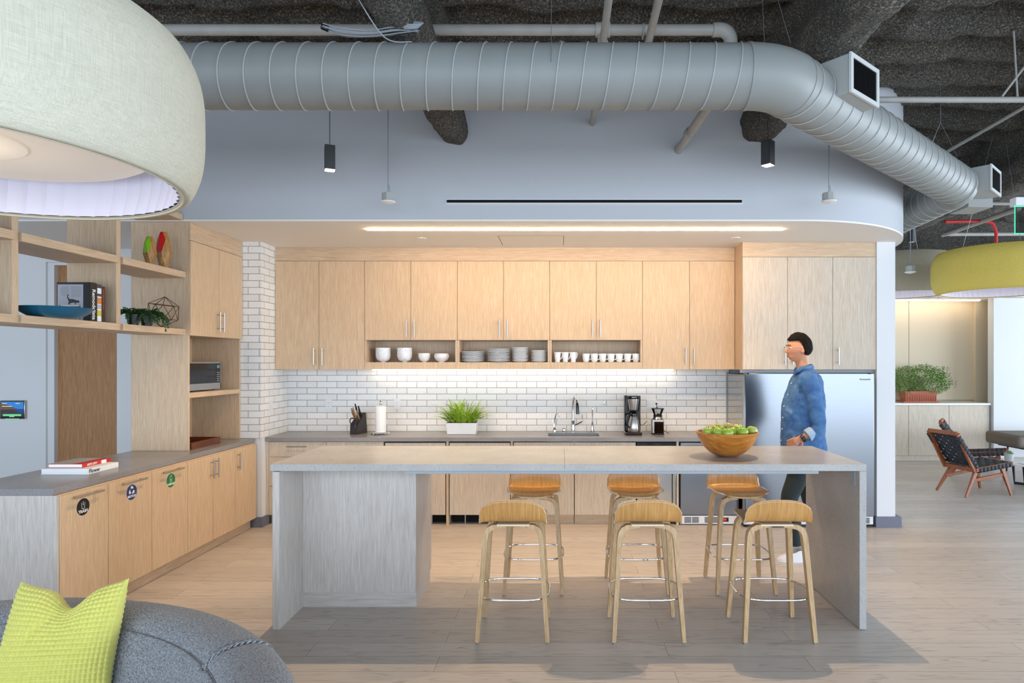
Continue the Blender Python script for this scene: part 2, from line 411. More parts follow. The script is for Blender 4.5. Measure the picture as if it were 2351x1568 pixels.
def m_linen(name, col, tint, trl=0.0):
    m, n, l, b = newmat(name)
    v = coords(n, l, (1, 1, 1)); 
    a = coords(n, l, (22, 22, 520)); t = noisetex(n, l, a, 1, 3, 0.6)
    a2 = coords(n, l, (380, 380, 14)); t2 = noisetex(n, l, a2, 1, 3, 0.6)
    ad = n.new('ShaderNodeMath'); ad.operation = 'ADD'; l.new(t.outputs['Fac'], ad.inputs[0]); l.new(t2.outputs['Fac'], ad.inputs[1])
    ha = n.new('ShaderNodeMath'); ha.operation = 'MULTIPLY'; ha.inputs[1].default_value = 0.5; l.new(ad.outputs[0], ha.inputs[0])
    r = ramp(n, [(0.30, srgb(tint)), (0.60, srgb(col))]); l.new(ha.outputs[0], r.inputs[0])
    l.new(r.outputs[0], b.inputs['Base Color']); b.inputs['Roughness'].default_value = 0.85
    bump(n, l, b, ha.outputs[0], 0.3, 0.002)
    M[name] = m
m_linen('linen_grey', '#cdc8b6', '#aeaa98'); m_linen('linen_taupe', '#a8a08c', '#8e8773'); m_linen('linen_yellow', '#d0bb5c', '#b8a348')
def m_fabric():
    m, n, l, b = newmat('sofa_fabric')
    v = coords(n, l, (1, 1, 1), rot=(0, 0, 0.6))
    w = n.new('ShaderNodeTexWave'); w.inputs['Scale'].default_value = 75; w.inputs['Distortion'].default_value = 1.2; w.inputs['Detail'].default_value = 2; w.inputs['Detail Scale'].default_value = 4; l.new(v, w.inputs['Vector'])
    t = noisetex(n, l, v, 170, 3, 0.7)
    ad = n.new('ShaderNodeMath'); ad.operation = 'MULTIPLY_ADD'; ad.inputs[1].default_value = 0.35; l.new(w.outputs['Fac'], ad.inputs[0]); l.new(t.outputs['Fac'], ad.inputs[2])
    r = ramp(n, [(0.42, srgb('#25272c')), (0.62, srgb('#565960')), (0.86, srgb('#b4b6ba'))]); l.new(ad.outputs[0], r.inputs[0])
    l.new(r.outputs[0], b.inputs['Base Color']); b.inputs['Roughness'].default_value = 0.9; b.inputs['Sheen Weight'].default_value = 0.2
    bump(n, l, b, ad.outputs[0], 0.5, 0.003); M['sofa_fabric'] = m
m_fabric()
mat('pillow_lime', '#d0cc68', 0.85, sheen=0.25, var=0.06, vs=60)
def m_denim():
    m, n, l, b = newmat('denim')
    v = coords(n, l); t = noisetex(n, l, v, 9, 5, 0.6, 0.5)
    r = ramp(n, [(0.3, srgb('#2c4f86')), (0.6, srgb('#44709f')), (0.75, srgb('#7095bf'))]); l.new(t.outputs['Fac'], r.inputs[0]); l.new(r.outputs[0], b.inputs['Base Color'])
    b.inputs['Roughness'].default_value = 0.85; bump(n, l, b, t.outputs['Fac'], 0.5, 0.02); M['denim'] = m
m_denim()
mat('denim_cuff', '#9db4cc', 0.85)
def m_apple():
    m, n, l, b = newmat('apple_skin')
    v = coords(n, l, rnd=5.0); t = noisetex(n, l, v, 13, 2, 0.5)
    r = ramp(n, [(0.38, srgb('#86a83a')), (0.54, srgb('#a8c05a')), (0.64, srgb('#c9b065')), (0.76, srgb('#c08060'))]); l.new(t.outputs['Fac'], r.inputs[0]); l.new(r.outputs[0], b.inputs['Base Color'])
    b.inputs['Roughness'].default_value = 0.22; M['apple_skin'] = m
m_apple()
def m_floral():
    m, n, l, b = newmat('floral_ceramic')
    v = coords(n, l, rnd=2.0); t = noisetex(n, l, v, 70, 3, 0.7, 1.0)
    r = ramp(n, [(0.33, srgb('#7d90bc')), (0.42, srgb('#e8ecf1'))]); l.new(t.outputs['Fac'], r.inputs[0]); l.new(r.outputs[0], b.inputs['Base Color'])
    b.inputs['Roughness'].default_value = 0.2; M['floral_ceramic'] = m
m_floral()
def glassmat(name, col, rough=0.02):
    m, n, l, b = newmat(name)
    tr = n.new('ShaderNodeBsdfTransparent'); tr.inputs[0].default_value = tuple(col) + (1,)
    gl = n.new('ShaderNodeBsdfGlossy'); gl.inputs['Roughness'].default_value = rough
    fr = n.new('ShaderNodeFresnel'); fr.inputs[0].default_value = 1.45; mx = n.new('ShaderNodeMixShader')
    l.new(fr.outputs[0], mx.inputs[0]); l.new(tr.outputs[0], mx.inputs[1]); l.new(gl.outputs[0], mx.inputs[2])
    l.new(mx.outputs[0], n['Material Output'].inputs[0]); M[name] = m
glassmat('clear_glass', (0.93, 0.95, 0.95)); glassmat('smoke_glass', (0.35, 0.28, 0.26))
# ------------------------------------------------------------------ room shell
struct('floor', MB().box(-9, 14, -4, 16, -0.1, 0.0), 'floor_oak', smooth=False)
DECK = 4.25
def deck_fn(u, v):
    x = -8.5 + 22.5 * u; y = 2.6 + 13 * v
    rib = math.sin(y * 2 * PI / 0.45 + 0.35 * math.sin(x * 0.9) + 1.6 * noise.noise(Vector((x * .5, y * .5, 3))))
    z = DECK + 0.095 * rib * (0.75 + 0.5 * noise.noise(Vector((x * .8, y * .8, 0)))) + 0.07 * noise.noise(Vector((x * 1.7, y * 1.7, 1.3))) + 0.035 * noise.noise(Vector((x * 6, y * 6, 5))) + 0.02 * noise.noise(Vector((x * 15, y * 15, 9)))
    return (x, y, z)
d = MB(); d.grid(deck_fn, 560, 330); d.f = [tuple(reversed(f)) for f in d.f]
struct('ceiling', d, 'fireproofing', angle=3)
struct('ceiling_slab', MB().box(-9, 14, -4, 16, 4.62, 4.8), 'fireproofing', smooth=False)
def beam(name, x0, x1, zb, y0, y1, along='y', seed=0.0, label=None, taper=0.0):
    w = x1 - x0
    def fn(u, v):
        t = y0 + (y1 - y0) * v; a = u * 2 * PI
        # rounded, lumpy I-section hidden under sprayed fireproofing: wide foot, narrower web
        ca, sa = math.cos(a), math.sin(a)
        h = (DECK + 0.1 - zb)
        zz = zb + h / 2 + h / 2 * (abs(sa) ** 0.7) * (1 if sa > 0 else -1)
        k = (zz - zb) / h
        hw = w / 2 * (1.0 - 0.5 * math.exp(-((k - 0.55) / 0.22) ** 2))
        xx = (x0 + x1) / 2 + hw * (abs(ca) ** 0.5) * (1 if ca > 0 else -1)
        nn = noise.noise(Vector((xx * 3 + seed, t * 3, zz * 3))) * 0.035 + noise.noise(Vector((xx * 9 + seed, t * 9, zz * 9))) * 0.022 + noise.noise(Vector((xx * 22 + seed, t * 22, zz * 22))) * 0.012
        xx += nn * ca; zz += nn * sa
        return (xx, t, zz) if along == 'y' else (t, xx, zz)
    b = MB(); n = 56; m = int(abs(y1 - y0) / 0.04) + 2
    b.grid(fn, n, m, cu=True)
    if along == 'y': b.f = [tuple(reversed(f)) for f in b.f]
    b.f += [tuple(range(n)), tuple(reversed(range((m - 1) * n, m * n)))]; b.mi += [0, 0]
    return struct(name, b, 'fireproofing', angle=3)
beam('trim_1', -1.10, -0.80, 3.60, 1.8, 5.62, seed=1)
beam('trim_2', 1.55, 1.92, 3.62, 1.8, 5.62, seed=4)
beam('trim_3', 4.9, 5.3, 3.62, 2.2, 14, seed=8)
beam('trim_5', 11.3, 11.75, 3.55, 3.7, 13.9, 'x', 12)
beam('trim_6', 7.6, 7.95, 3.75, 3.75, 13.9, 'x', 15)
# bulkhead in front of the kitchen, sweeping round on the right
R = 1.5; CX = 2.11; CY = 7.04
arc = [(CX + R * math.sin(a), CY - R * math.cos(a)) for a in [PI / 2 * i / 24 for i in range(25)]]
pts = [(-8.5, 5.54)] + arc + [(3.61, 11.0), (-8.5, 11.0)]
struct('wall_upper', MB().prism(pts, 2.95, 4.6), 'bulkhead_shaded', angle=0.4)
struct('ceiling_kitchen', MB().prism([(x, y) for x, y in pts], 2.935, 2.9505), 'soffit_white', angle=0.4)
# slot diffuser in the bulkhead
p0 = px(1026, 459, 5.54); p1 = px(1703, 466, 5.54)
o = thing('slot_diffuser', ((p0[0] + p1[0]) / 2, 5.54, p1[2]), 'long black slot air diffuser set into the white bulkhead wall', 'air vent')
MB().box(p0[0], p1[0], 5.535, 5.545, p1[2], p0[2]).build('slot', 'gap_black', o, smooth=False)
MB().box(p0[0] - .006, p1[0] + .006, 5.531, 5.541, p0[2], p0[2] + .006).box(p0[0] - .006, p1[0] + .006, 5.531, 5.541, p1[2] - .006, p1[2]).build('frame', 'white_plastic', o, smooth=False)
# kitchen back wall with brick, brick pier on the left
struct('wall_back', MB().box(-3.08, 1.90, 7.15, 7.3, 0.0, 2.935), 'brick_y', smooth=False)
struct('wall_back_plain', MB().box(1.90, 3.26, 7.20, 7.3, 0, 2.935), 'white_wall', smooth=False)
b = MB(); b.box(-3.75, -3.08, 6.49, 7.3, 0.916, 2.935)
b.mi = [0, 0, 0, 1, 0, 1]
struct('wall_pier', b, ['brick_y', 'brick_x'], smooth=False)
struct('wall_pier_base', MB().box(-3.75, -3.08, 6.505, 7.3, 0, 0.916), 'white_wall', smooth=False)
struct('baseboard_pier', MB().box(-3.2, -3.075, 6.485, 6.505, 0, 0.105).box(-3.08, -3.065, 6.485, 6.62, 0, 0.105), 'trim_grey', bevel=0.002)
# right-hand partition beside the refrigerator
struct('wall_partition', MB().box(3.25, 3.44, 6.50, 7.3, 0, 2.935).box(3.30, 3.44, 7.3, 11.4, 0, 2.935), 'white_wall', smooth=False)
struct('baseboard_partition', MB().box(3.235, 3.50, 6.485, 6.5, 0, 0.11).box(3.44, 3.50, 6.5, 11.4, 0, 0.11).box(3.235, 3.25, 6.5, 7.2, 0, 0.11), 'trim_grey', bevel=0.003)
# corridor wall with a door, seen past the shelves on the left
WY = 6.9; sW = 1450 / WY
dx0 = (121 - 1288) / sW; dx1 = (265 - 1288) / sW; dh = 1.7 + 223 / sW
struct('wall_left', MB().box(-8.5, dx0 - 0.075, WY, WY + .15, 0, 2.935).box(dx1 + .02, -3.76, WY, WY + .15, 0, 2.935).box(dx0 - .075, dx1 + .02, WY, WY + .15, dh + .03, 2.935), 'white_wall', smooth=False)
struct('wall_left_side', MB().box(-8.6, -8.5, -4, 7.1, 0, 2.935), 'white_wall', smooth=False)
dr = struct('door_1', MB().box(dx0, dx1, WY + .075, WY + .12, 0, dh), 'door_veneer', smooth=False)
fr = MB().box(dx0 - .075, dx0 - .0, WY + .02, WY + .13, 0, dh + .03).box(dx1, dx1 + .02, WY + .02, WY + .13, 0, dh + .03).box(dx0, dx1, WY + .02, WY + .13, dh, dh + .03)
struct('trim_7', fr, 'white_wall', bevel=0.003)
# far room: panelled wall, pale pier and bright wall
FY = 11.4
struct('wall_far', MB().box(3.4, 8.6, FY + .02, FY + .2, 0, 3.55), 'panel_cream', smooth=False)
struct('trim_8', MB().box(3.4, 7.9, 10.75, FY + .02, 2.80, 2.90), 'soffit_white', smooth=False)
struct('wall_far_upper', MB().box(3.4, 13.9, 10.72, 10.80, 2.80, 3.55), 'white_wall', smooth=False)
struct('wall_far_pier', MB().box(7.42, 7.95, 11.30, FY + .02, 0, 2.8), 'panel_cream', smooth=False)
struct('wall_far_right', MB().box(7.40, 13.9, 10.80, 10.95, 0, 2.8), 'white_wall', smooth=False)
def far_panel(x0, x1, lab):
    MBp = MB().box(x0 + .004, x1 - .004, FY - .012, FY + .018, 1.02, 2.798)
    tag(MBp.build('wall_panel', 'panel_cream', loc=((x0 + x1) / 2, FY, 1.02), bevel=0.002), lab, 'panel', 'cream wall panels of the far room')
X = lambda x, Y: (x - 1288) / (1450 / Y)
far_panel(3.7, X(2086, FY), 'cream wall panel behind the fern of the far room, left of the seam')
far_panel(X(2086, FY), X(2240, FY), 'wide cream wall panel of the far room, right of the seam')
tag(MB().box(3.7, 7.395, 11.14, 11.18, 2.780, 2.799).build('cove_light', 'led_cove', loc=(5.5, 11.16, 2.78), smooth=False), 'warm light strip above the cream panels of the far room', 'light')
# whiteboard-like panel on the far side of the partition
tag(MB().box(3.441, 3.475, 6.62, 8.4, 0.62, 1.36).build('wall_board', 'white_plastic', loc=(3.455, 7.5, 0.62), bevel=0.012), 'white rounded board fixed to the end of the partition beside the refrigerator', 'board')
# ceiling items of the kitchen soffit
tag(MB().box(-1.806, 2.06, 5.857, 5.883, 2.925, 2.936).build('linear_light', 'led_warm', loc=(.13, 5.87, 2.93), smooth=False), 'long thin linear light recessed in the kitchen soffit', 'light')
def at_ceiling(x, y, Z=2.935):
    s = (831 - y) / (Z - 1.7); return ((x - 1288) / s, 1450 / s)
for x, y, lab in ((968, 547, 'small round white ceiling cap on the left of the kitchen soffit'), (1690, 546, 'small round white ceiling cap near the tall cabinets'), ):
    cx, cy = at_ceiling(x, y)
    tag(MB().lathe([(0, -.008), (.04, -.006), (.045, 0)], n=24).xf(Matrix.Translation((cx, cy, 2.935))).build('flush_sprinkler', 'white_plastic', loc=(cx, cy, 2.927)), lab, 'sprinkler')
a0 = at_ceiling(1144, 541); a1 = at_ceiling(1293, 563)
ap_ = thing('access_panel', ((a0[0] + a1[0]) / 2, (a0[1] + a1[1]) / 2, 2.9345), 'square access panel flush in the kitchen soffit', 'access panel')
MB().box(a0[0], a1[0], a0[1], a1[1], 2.9345, 2.9365).build('panel', 'soffit_white', ap_, smooth=False)
MB().box(a0[0] - .006, a0[0], a0[1], a1[1], 2.9344, 2.9366).box(a1[0], a1[0] + .006, a0[1], a1[1], 2.9344, 2.9366).box(a0[0], a1[0], a0[1] - .004, a0[1], 2.9344, 2.9366).build('edge_gap', 'pendant_dark', ap_, smooth=False)
# ------------------------------------------------------------------ cabinets of the back wall
def handle_v(x, y, z0, z1, face, parent, name='handle', nrm=(0, -1, 0)):
    b = MB(); n = Vector(nrm); p = Vector((x, y, 0))
    off = n * 0.032
    b.cyl(p + off + Vector((0, 0, z0)), p + off + Vector((0, 0, z1)), 0.0062, 12)
    L = z1 - z0
    for zz in (z0 + L * .16, z1 - L * .16): b.cyl(p + Vector((0, 0, zz)), p + off + Vector((0, 0, zz)), 0.0045, 8)
    return b.build(name, 'steel_satin', parent)
def handle_h(p0, p1, nrm, parent, name='handle'):
    b = MB(); n = Vector(nrm) * 0.032; p0 = Vector(p0); p1 = Vector(p1)
    b.cyl(p0 + n, p1 + n, 0.0065, 12)
    for t in (.14, .86): q = p0.lerp(p1, t); b.cyl(q, q + n, 0.0048, 8)
    return b.build(name, 'steel_satin', parent)
UY = 6.80; UZ0 = 1.62; UZ1 = 2.785; CEIL = 2.934; FT = 0.019; YB = 7.148
ux = [X(v, UY) for v in (625, 732, 837, 943, 1050, 1156, 1262, 1369, 1475, 1583, 1690)]
ux[0] = -3.079
shelf_top = 1.7 - (832 - 831) / (1450 / UY)  # top of the open shelf floor
shelf_top = 1.698; midz = 1.7 + (831 - 781) / (1450 / UY)
def wall_unit_tall(x0, xm, x1, label):
    o = thing('wall_cabinet', ((x0 + x1) / 2, UY, UZ0), label, 'cabinet', 'wall cabinets above the back counter')
    MB().box(x0 + .0005, x1 - .0005, UY + FT + .001, YB, UZ0 + .004, CEIL - .002).build('body', 'oak', o, smooth=False)
    for a, b_, hx in ((x0, xm, xm - .045), (xm, x1, xm + .045)):
        dd = MB().box(a + .0022, b_ - .0022, UY, UY + FT, UZ0, UZ1).build('door', 'oak_front', o, bevel=.001)
        handle_v(hx, UY, 1.7 - 6 / 213 , 1.7 + 32 / 213, 0, dd)
    return o
def wall_unit_open(x0, xm, x1, label):
    o = thing('wall_cabinet', ((x0 + x1) / 2, UY, UZ0), label, 'cabinet', 'wall cabinets above the back counter')
    b = MB(); t = 0.019
    b.box(x0 + .0005, x1 - .0005, UY + FT + .001, YB, midz, CEIL - .002)
    b.build('body', 'oak', o, smooth=False)
    for a_, c_ in ((x0 + .0005, x0 + .022), (x1 - .022, x1 - .0005)): MB().box(a_, c_, UY, YB, shelf_top, midz - .001).build('side_panel', 'oak', o, bevel=.001)
    MB().box(x0 + .022, x1 - .022, 7.13, YB, shelf_top, midz - .001).build('back_panel', 'oak', o, smooth=False)
    MB().box(x0 + .0005, x1 - .0005, UY, YB, UZ0, shelf_top - .0005).build('shelf', 'oak_front', o, bevel=.001)
    for a, b_, hx in ((x0, xm, xm - .042), (xm, x1, xm + .042)):
        dd = MB().box(a + .0022, b_ - .0022, UY, UY + FT, midz + .003, UZ1).build('door', 'oak_front', o, bevel=.001)
        handle_v(hx, UY, 1.7 + (831 - 774) / 213, 1.7 + (831 - 734) / 213, 0, dd)
    return o
wall_unit_tall(ux[0], ux[1], ux[2], 'tall two-door oak wall cabinet beside the brick pier')
wall_unit_open(ux[2], ux[3], ux[4], 'oak wall cabinet with an open niche holding bowls')
wall_unit_open(ux[4], ux[5], ux[6], 'oak wall cabinet with an open niche holding plate stacks')
wall_unit_open(ux[6], ux[7], ux[8], 'oak wall cabinet with an open niche holding mugs')
wall_unit_tall(ux[8], ux[9], 1.871, 'tall two-door oak wall cabinet above the coffee maker')
tag(MB().box(ux[0], 1.871, UY + .002, UY + FT, UZ1 + .004, CEIL).build('filler_board', 'oak_x', loc=(-.6, UY, UZ1), smooth=False), 'long oak filler board between wall cabinets and soffit', 'board')
tag(MB().box(-2.1, 1.25, 7.03, 7.055, UZ0 - .012, UZ0 + .003).build('undercabinet_light', 'led_under', loc=(-.4, 7.04, UZ0 - .012), smooth=False), 'warm light strip under the wall cabinets over the brick splashback', 'light')
# tall unit over the refrigerator
TY = 6.51; s = 1450 / TY
tx = [X(v, TY) for v in (1705, 1808, 1912, 2012)]; tx[-1] = 3.248
o = thing('wall_cabinet', (2.5, TY, 1.62), 'deep three-door oak cabinet over the refrigerator', 'cabinet')
MB().box(tx[0] + .001, tx[3] - .001, TY + FT + .001, 7.195, 1.62, CEIL).build('body', 'oak', o, smooth=False)
for i in range(3):
    dd = MB().box(tx[i] + .002, tx[i + 1] - .002, TY, TY + FT, 1.622, 2.78).build('door', 'oak_pale', o, bevel=.001)
    hx = {0: X(1801, TY), 1: X(1819, TY), 2: X(1923, TY)}[i]
    handle_v(hx, TY, 1.7 + (831 - 838) / s, 1.7 + (831 - 798) / s, 0, dd)
MB().box(tx[0], tx[3] - .001, TY + .002, TY + FT, 2.784, CEIL).build('filler_board', 'oak_x', o, smooth=False)
# metal trim of the splashback edge and refrigerator bay
tag(MB().box(1.868, 3.248, 6.56, 6.60, 1.585, 1.618).box(1.868, 1.893, 7.12, 7.149, .917, 1.585).build('bay_trim', 'frame_grey', loc=(2.5, 6.58, .917), bevel=.002), 'grey metal trim around the refrigerator bay', 'trim')
# ------------------------------------------------------------------ refrigerator
o = thing('refrigerator', (2.55, 6.45, 0), 'wide stainless steel refrigerator under the deep oak cabinet', 'refrigerator')
FYf = 6.445; fx0 = X(1710, FYf); fx1 = X(2008, FYf)
MB().box(fx0, fx1, FYf + .06, 7.14, 0.06, 1.57).build('body', 'steel_side', o, bevel=.004)
mid_ = X(1866, FYf)
MB().box(fx0 + .002, mid_ - .003, FYf, FYf + .058, 0.12, 1.585).build('door', 'steel_brushed', o, bevel=.006)
d2 = MB().box(mid_ + .003, fx1 - .002, FYf, FYf + .058, 0.12, 1.585).build('door', 'steel_brushed', o, bevel=.006)
vs, fs = textmesh('KitchenAid', .024, .0004); mt = Matrix.Translation((X(1986, FYf), FYf - .0012, 1.7 - (871 - 831) / 225)) @ Matrix.Rotation(PI / 2, 4, 'X')
t = MB().add(vs, fs); t.xf(mt); t.build('emblem', 'pendant_dark', d2, smooth=False)
t = MB(); t.box(fx0, fx1, FYf + .03, FYf + .06, .035, .115)
for k in range(4): t.box(fx1 - .11, fx1 - .04, FYf + .02, FYf + .031, .048 + k * .015, .055 + k * .015, 1)
t.build('kick_grille', ['white_plastic', 'black'], o, smooth=False)
for k in (fx0 + .03, fx1 - .05): MB().box(k - .012, k + .012, FYf - .004, FYf + .03, 1.575, 1.59).cyl((k, FYf + .08, 0), (k, FYf + .08, .06), .02).build('hinge', 'black', o)
t = MB()
hxx = fx0 + .022
t.box(fx0 - .012, fx0 - .002, FYf - .002, FYf + .05, .14, 1.555); t.build('side_handle', 'steel_satin', o, bevel=.003)
# ------------------------------------------------------------------ back base run
BY = 6.59; CT = 0.915; BH = 0.873
sb = 1450 / BY
bx = lambda v: X(v, BY)
wt = MB().box(-3.079, 1.862, 6.567, 7.149, BH, CT)
# worktop with a sink cut-out: build as four slabs around the hole
sx0, sx1 = X(1258, 6.7), X(1377, 6.7); sy0, sy1 = 6.66, 6.98
wt = MB(); wt.box(-3.079, sx0, 6.567, 7.149, BH, CT); wt.box(sx1, 1.862, 6.567, 7.149, BH, CT); wt.box(sx0, sx1, 6.567, sy0, BH, CT); wt.box(sx0, sx1, sy1, 7.149, BH, CT)
tag(wt.build('worktop', 'concrete_dark', loc=(-.6, 6.85, BH), smooth=False), 'long grey speckled worktop along the brick splashback', 'worktop')
sk = MB(); sk.box(sx0 + .001, sx1 - .001, sy0 + .001, sy1 - .001, .72, .722)
for a in ((sx0 + .001, sx0 + .003, sy0, sy1), (sx1 - .003, sx1 - .001, sy0, sy1), (sx0, sx1, sy0 + .001, sy0 + .003), (sx0, sx1, sy1 - .003, sy1 - .001)): sk.box(a[0], a[1], a[2], a[3], .72, CT + .0015)
o = tag(sk.build('sink', 'steel_satin', loc=((sx0 + sx1) / 2, 6.82, .72), bevel=.001), 'rectangular stainless undermount sink in the back worktop', 'sink')
MB().lathe([(0, .724), (.04, .723), (.042, .7225)], ((sx0 + sx1) / 2, 6.82, 0), 20).build('drain', 'chrome', o)
def base_unit(x0, x1, label, doors, btop=BH - .002, kick=True, mat_='oak_pale', group='base cabinets under the back worktop', drawers=None, bdy=True):
    o = thing('base_cabinet', ((x0 + x1) / 2, BY, 0), label, 'cabinet', group)
    MB().box(x0 + .001, x1 - .001, BY + FT + .001, 7.148, .105, btop).build('body', 'oak', o, smooth=False)
    if kick: MB().box(x0 + .001, x1 - .001, BY + .06, BY + .078, 0, .104).build('kick_board', 'oak_x', o, smooth=False)
    if drawers:
        z = BH - .008
        for h in drawers:
            dd = MB().box(x0 + .002, x1 - .002, BY, BY + FT, z - h, z).build('drawer', mat_, o, bevel=.001); 
            c = (x0 + x1) / 2
            handle_h((c - .1, BY, z - .045), (c + .1, BY, z - .045), (0, -1, 0), dd)
            z -= h + .003
    else:
        n = doors
        for k in range(n):
            a = x0 + (x1 - x0) * k / n; b_ = x0 + (x1 - x0) * (k + 1) / n
            MB().box(a + .002, b_ - .002, BY, BY + FT, .105, BH - .012).build('door', mat_, o, bevel=.001)
    return o
tag(MB().box(-3.078, bx(617), BY + .0, 7.1, .105, BH - .002).build('corner_panel', 'oak_pale', loc=(-3.06, BY, .105), smooth=False), 'narrow oak filler panel between the pier and the drawers', 'panel')
base_unit(bx(617), bx(749), 'oak drawer unit next to the brick pier', 1, drawers=[.155, .30, .30])
base_unit(bx(749), bx(881), 'oak drawer unit, second from the pier, partly behind the island', 1, drawers=[.155, .30, .30])
def appliance_panel(x0, x1, label):
    o = thing('dishwasher', ((x0 + x1) / 2, BY, 0), label, 'dishwasher', 'panelled dishwashers under the back worktop')
    dd = MB().box(x0 + .006, x1 - .006, BY - .004, BY + .02, .105, BH - .016).build('door_panel', 'oak_pale', o, bevel=.001)
    c = (x0 + x1) / 2
    handle_h((c - .19, BY - .004, BH - .06), (c + .19, BY - .004, BH - .06), (0, -1, 0), dd)
    MB().box(x0, x1, BY + .022, 7.1, .105, BH - .004).build('tub', 'gap_black', o, smooth=False)
    b = MB().box(x0 + .02, x1 - .02, BY + .12, BY + .14, .0, .10)
    b.build('kick_board', 'gap_black', o, smooth=False)
    for k in (.25, .75):
        q = x0 + (x1 - x0) * k; MB().cyl((q, BY + .06, 0), (q, BY + .06, .105), .008, 8).build('foot', 'steel_satin', o)
appliance_panel(bx(883), bx(1024), 'oak-fronted dishwasher, half hidden behind the island cabinet')
appliance_panel(bx(1031), bx(1172), 'oak-fronted dishwasher, fully seen under the island top')
for v, lab in ((1027.5, 'thin oak panel between the two dishwashers'), (1175, 'thin oak panel right of the second dishwasher')):
    tag(MB().box(bx(v) - .0125, bx(v) + .0125, BY - .004, 7.1, 0, BH - .002).build('divider_panel', 'oak', loc=(bx(v), BY, 0), smooth=False), lab, 'panel', 'oak divider panels')
base_unit(bx(1179), bx(1318), 'oak sink cabinet with one wide door, left of the pair', 1, btop=.71)
base_unit(bx(1319), bx(1460), 'oak sink cabinet with one wide door, beside the black-topped appliance', 1, btop=.71)
# dishwasher in steel with black control strip
x0, x1 = bx(1462), bx(1552)
o = thing('wine_cooler', ((x0 + x1) / 2, BY, 0), 'narrow steel-fronted appliance with black top strip and upright handle', 'appliance')
MB().box(x0 + .002, x1 - .002, BY + .03, 7.1, .09, BH - .004).build('body', 'black', o, smooth=False)
MB().box(x0 + .003, x1 - .003, BY - .01, BY + .028, .10, .74).build('door', 'steel_side', o, bevel=.004)
MB().box(x0 + .003, x1 - .003, BY - .006, BY + .028, .745, BH - .012).build('control_strip', 'black_gloss', o, bevel=.003)
handle_v(x1 - .035, BY - .01, .16, .70, 0, o)
MB().box(x0 + .01, x1 - .01, BY + .04, BY + .06, 0, .098).build('kick_board', 'black', o, smooth=False)
tag(MB().box(bx(1553), bx(1558), BY - .004, 7.1, 0, BH - .002).build('divider_panel', 'oak_pale', loc=(bx(1555), BY, 0), smooth=False), 'thin pale panel between the two steel appliances', 'panel', 'oak divider panels')
x0, x1 = bx(1560), bx(1698)
o = thing('undercounter_refrigerator', ((x0 + x1) / 2, BY, 0), 'steel undercounter refrigerator with white grille and red digital display', 'refrigerator')
MB().box(x0 + .002, x1 - .002, BY + .03, 7.1, .0, BH - .004).build('body', 'black', o, smooth=False)
dd = MB().box(x0 + .008, x1 - .008, BY - .012, BY + .028, .105, BH - .012).build('door', 'steel_brushed', o, bevel=.004)
handle_h((x0 + .06, BY - .012, BH - .05), (x1 - .06, BY - .012, BH - .05), (0, -1, 0), dd)
g = MB().box(x0 + .004, x1 - .004, BY - .008, BY + .028, .012, .098)
for c0 in (.05, .13, .26, .34):
    w = .07
    for k in range(5): g.box(x0 + c0, x0 + c0 + w, BY - .0095, BY - .007, .026 + k * .0125, .033 + k * .0125, 1)
g.build('grille', ['white_plastic', 'black'], o, smooth=False)
mat('red_digits', '#ff1818', .5, emit='#ff2010', es=3)
vs, fs = textmesh('-18', .028, .001); g = MB().box(x0 + .42, x0 + .51, BY - .010, BY - .006, .035, .078); k0 = len(g.v); g.add(vs, fs, 1)
g.xf(Matrix.Translation((x0 + .465, BY - .0106, .057)) @ Matrix.Rotation(PI / 2, 4, 'X'), k0); g.build('display', ['black', 'red_digits'], o, smooth=False)
# checked tea towel hanging from the door handle
def towel(u, v):
    x = x0 + .13 + .34 * u; z = BH - .02 - .40 * v
    return (x, BY - .058 - .006 * math.sin(u * 9) * v, z)
def m_towel():
    m, n, l, b = newmat('tea_towel'); v = coords(n, l, (90, 1, 90)); c = n.new('ShaderNodeTexChecker'); c.inputs['Scale'].default_value = 1
    c.inputs[1].default_value = srgb('#e4e6ea'); c.inputs[2].default_value = srgb('#7f8494'); l.new(v, c.inputs['Vector']); l.new(c.outputs[0], b.inputs['Base Color']); b.inputs['Roughness'].default_value = .9; M['tea_towel'] = m
m_towel()
t = MB(); t.grid(lambda u, v: (x0 + .10 + .40 * u, BY - .056 - .004 * math.sin(u * 8) - .003, BH - .045 - .165 * v), 24, 12)
tt = t.build('tea_towel', 'tea_towel', loc=(x0 + .3, BY - .05, BH - .22)); tag(tt, 'small checked tea towel hanging on the undercounter refrigerator handle', 'towel')
md = tt.modifiers.new('s', 'SOLIDIFY'); md.thickness = .005
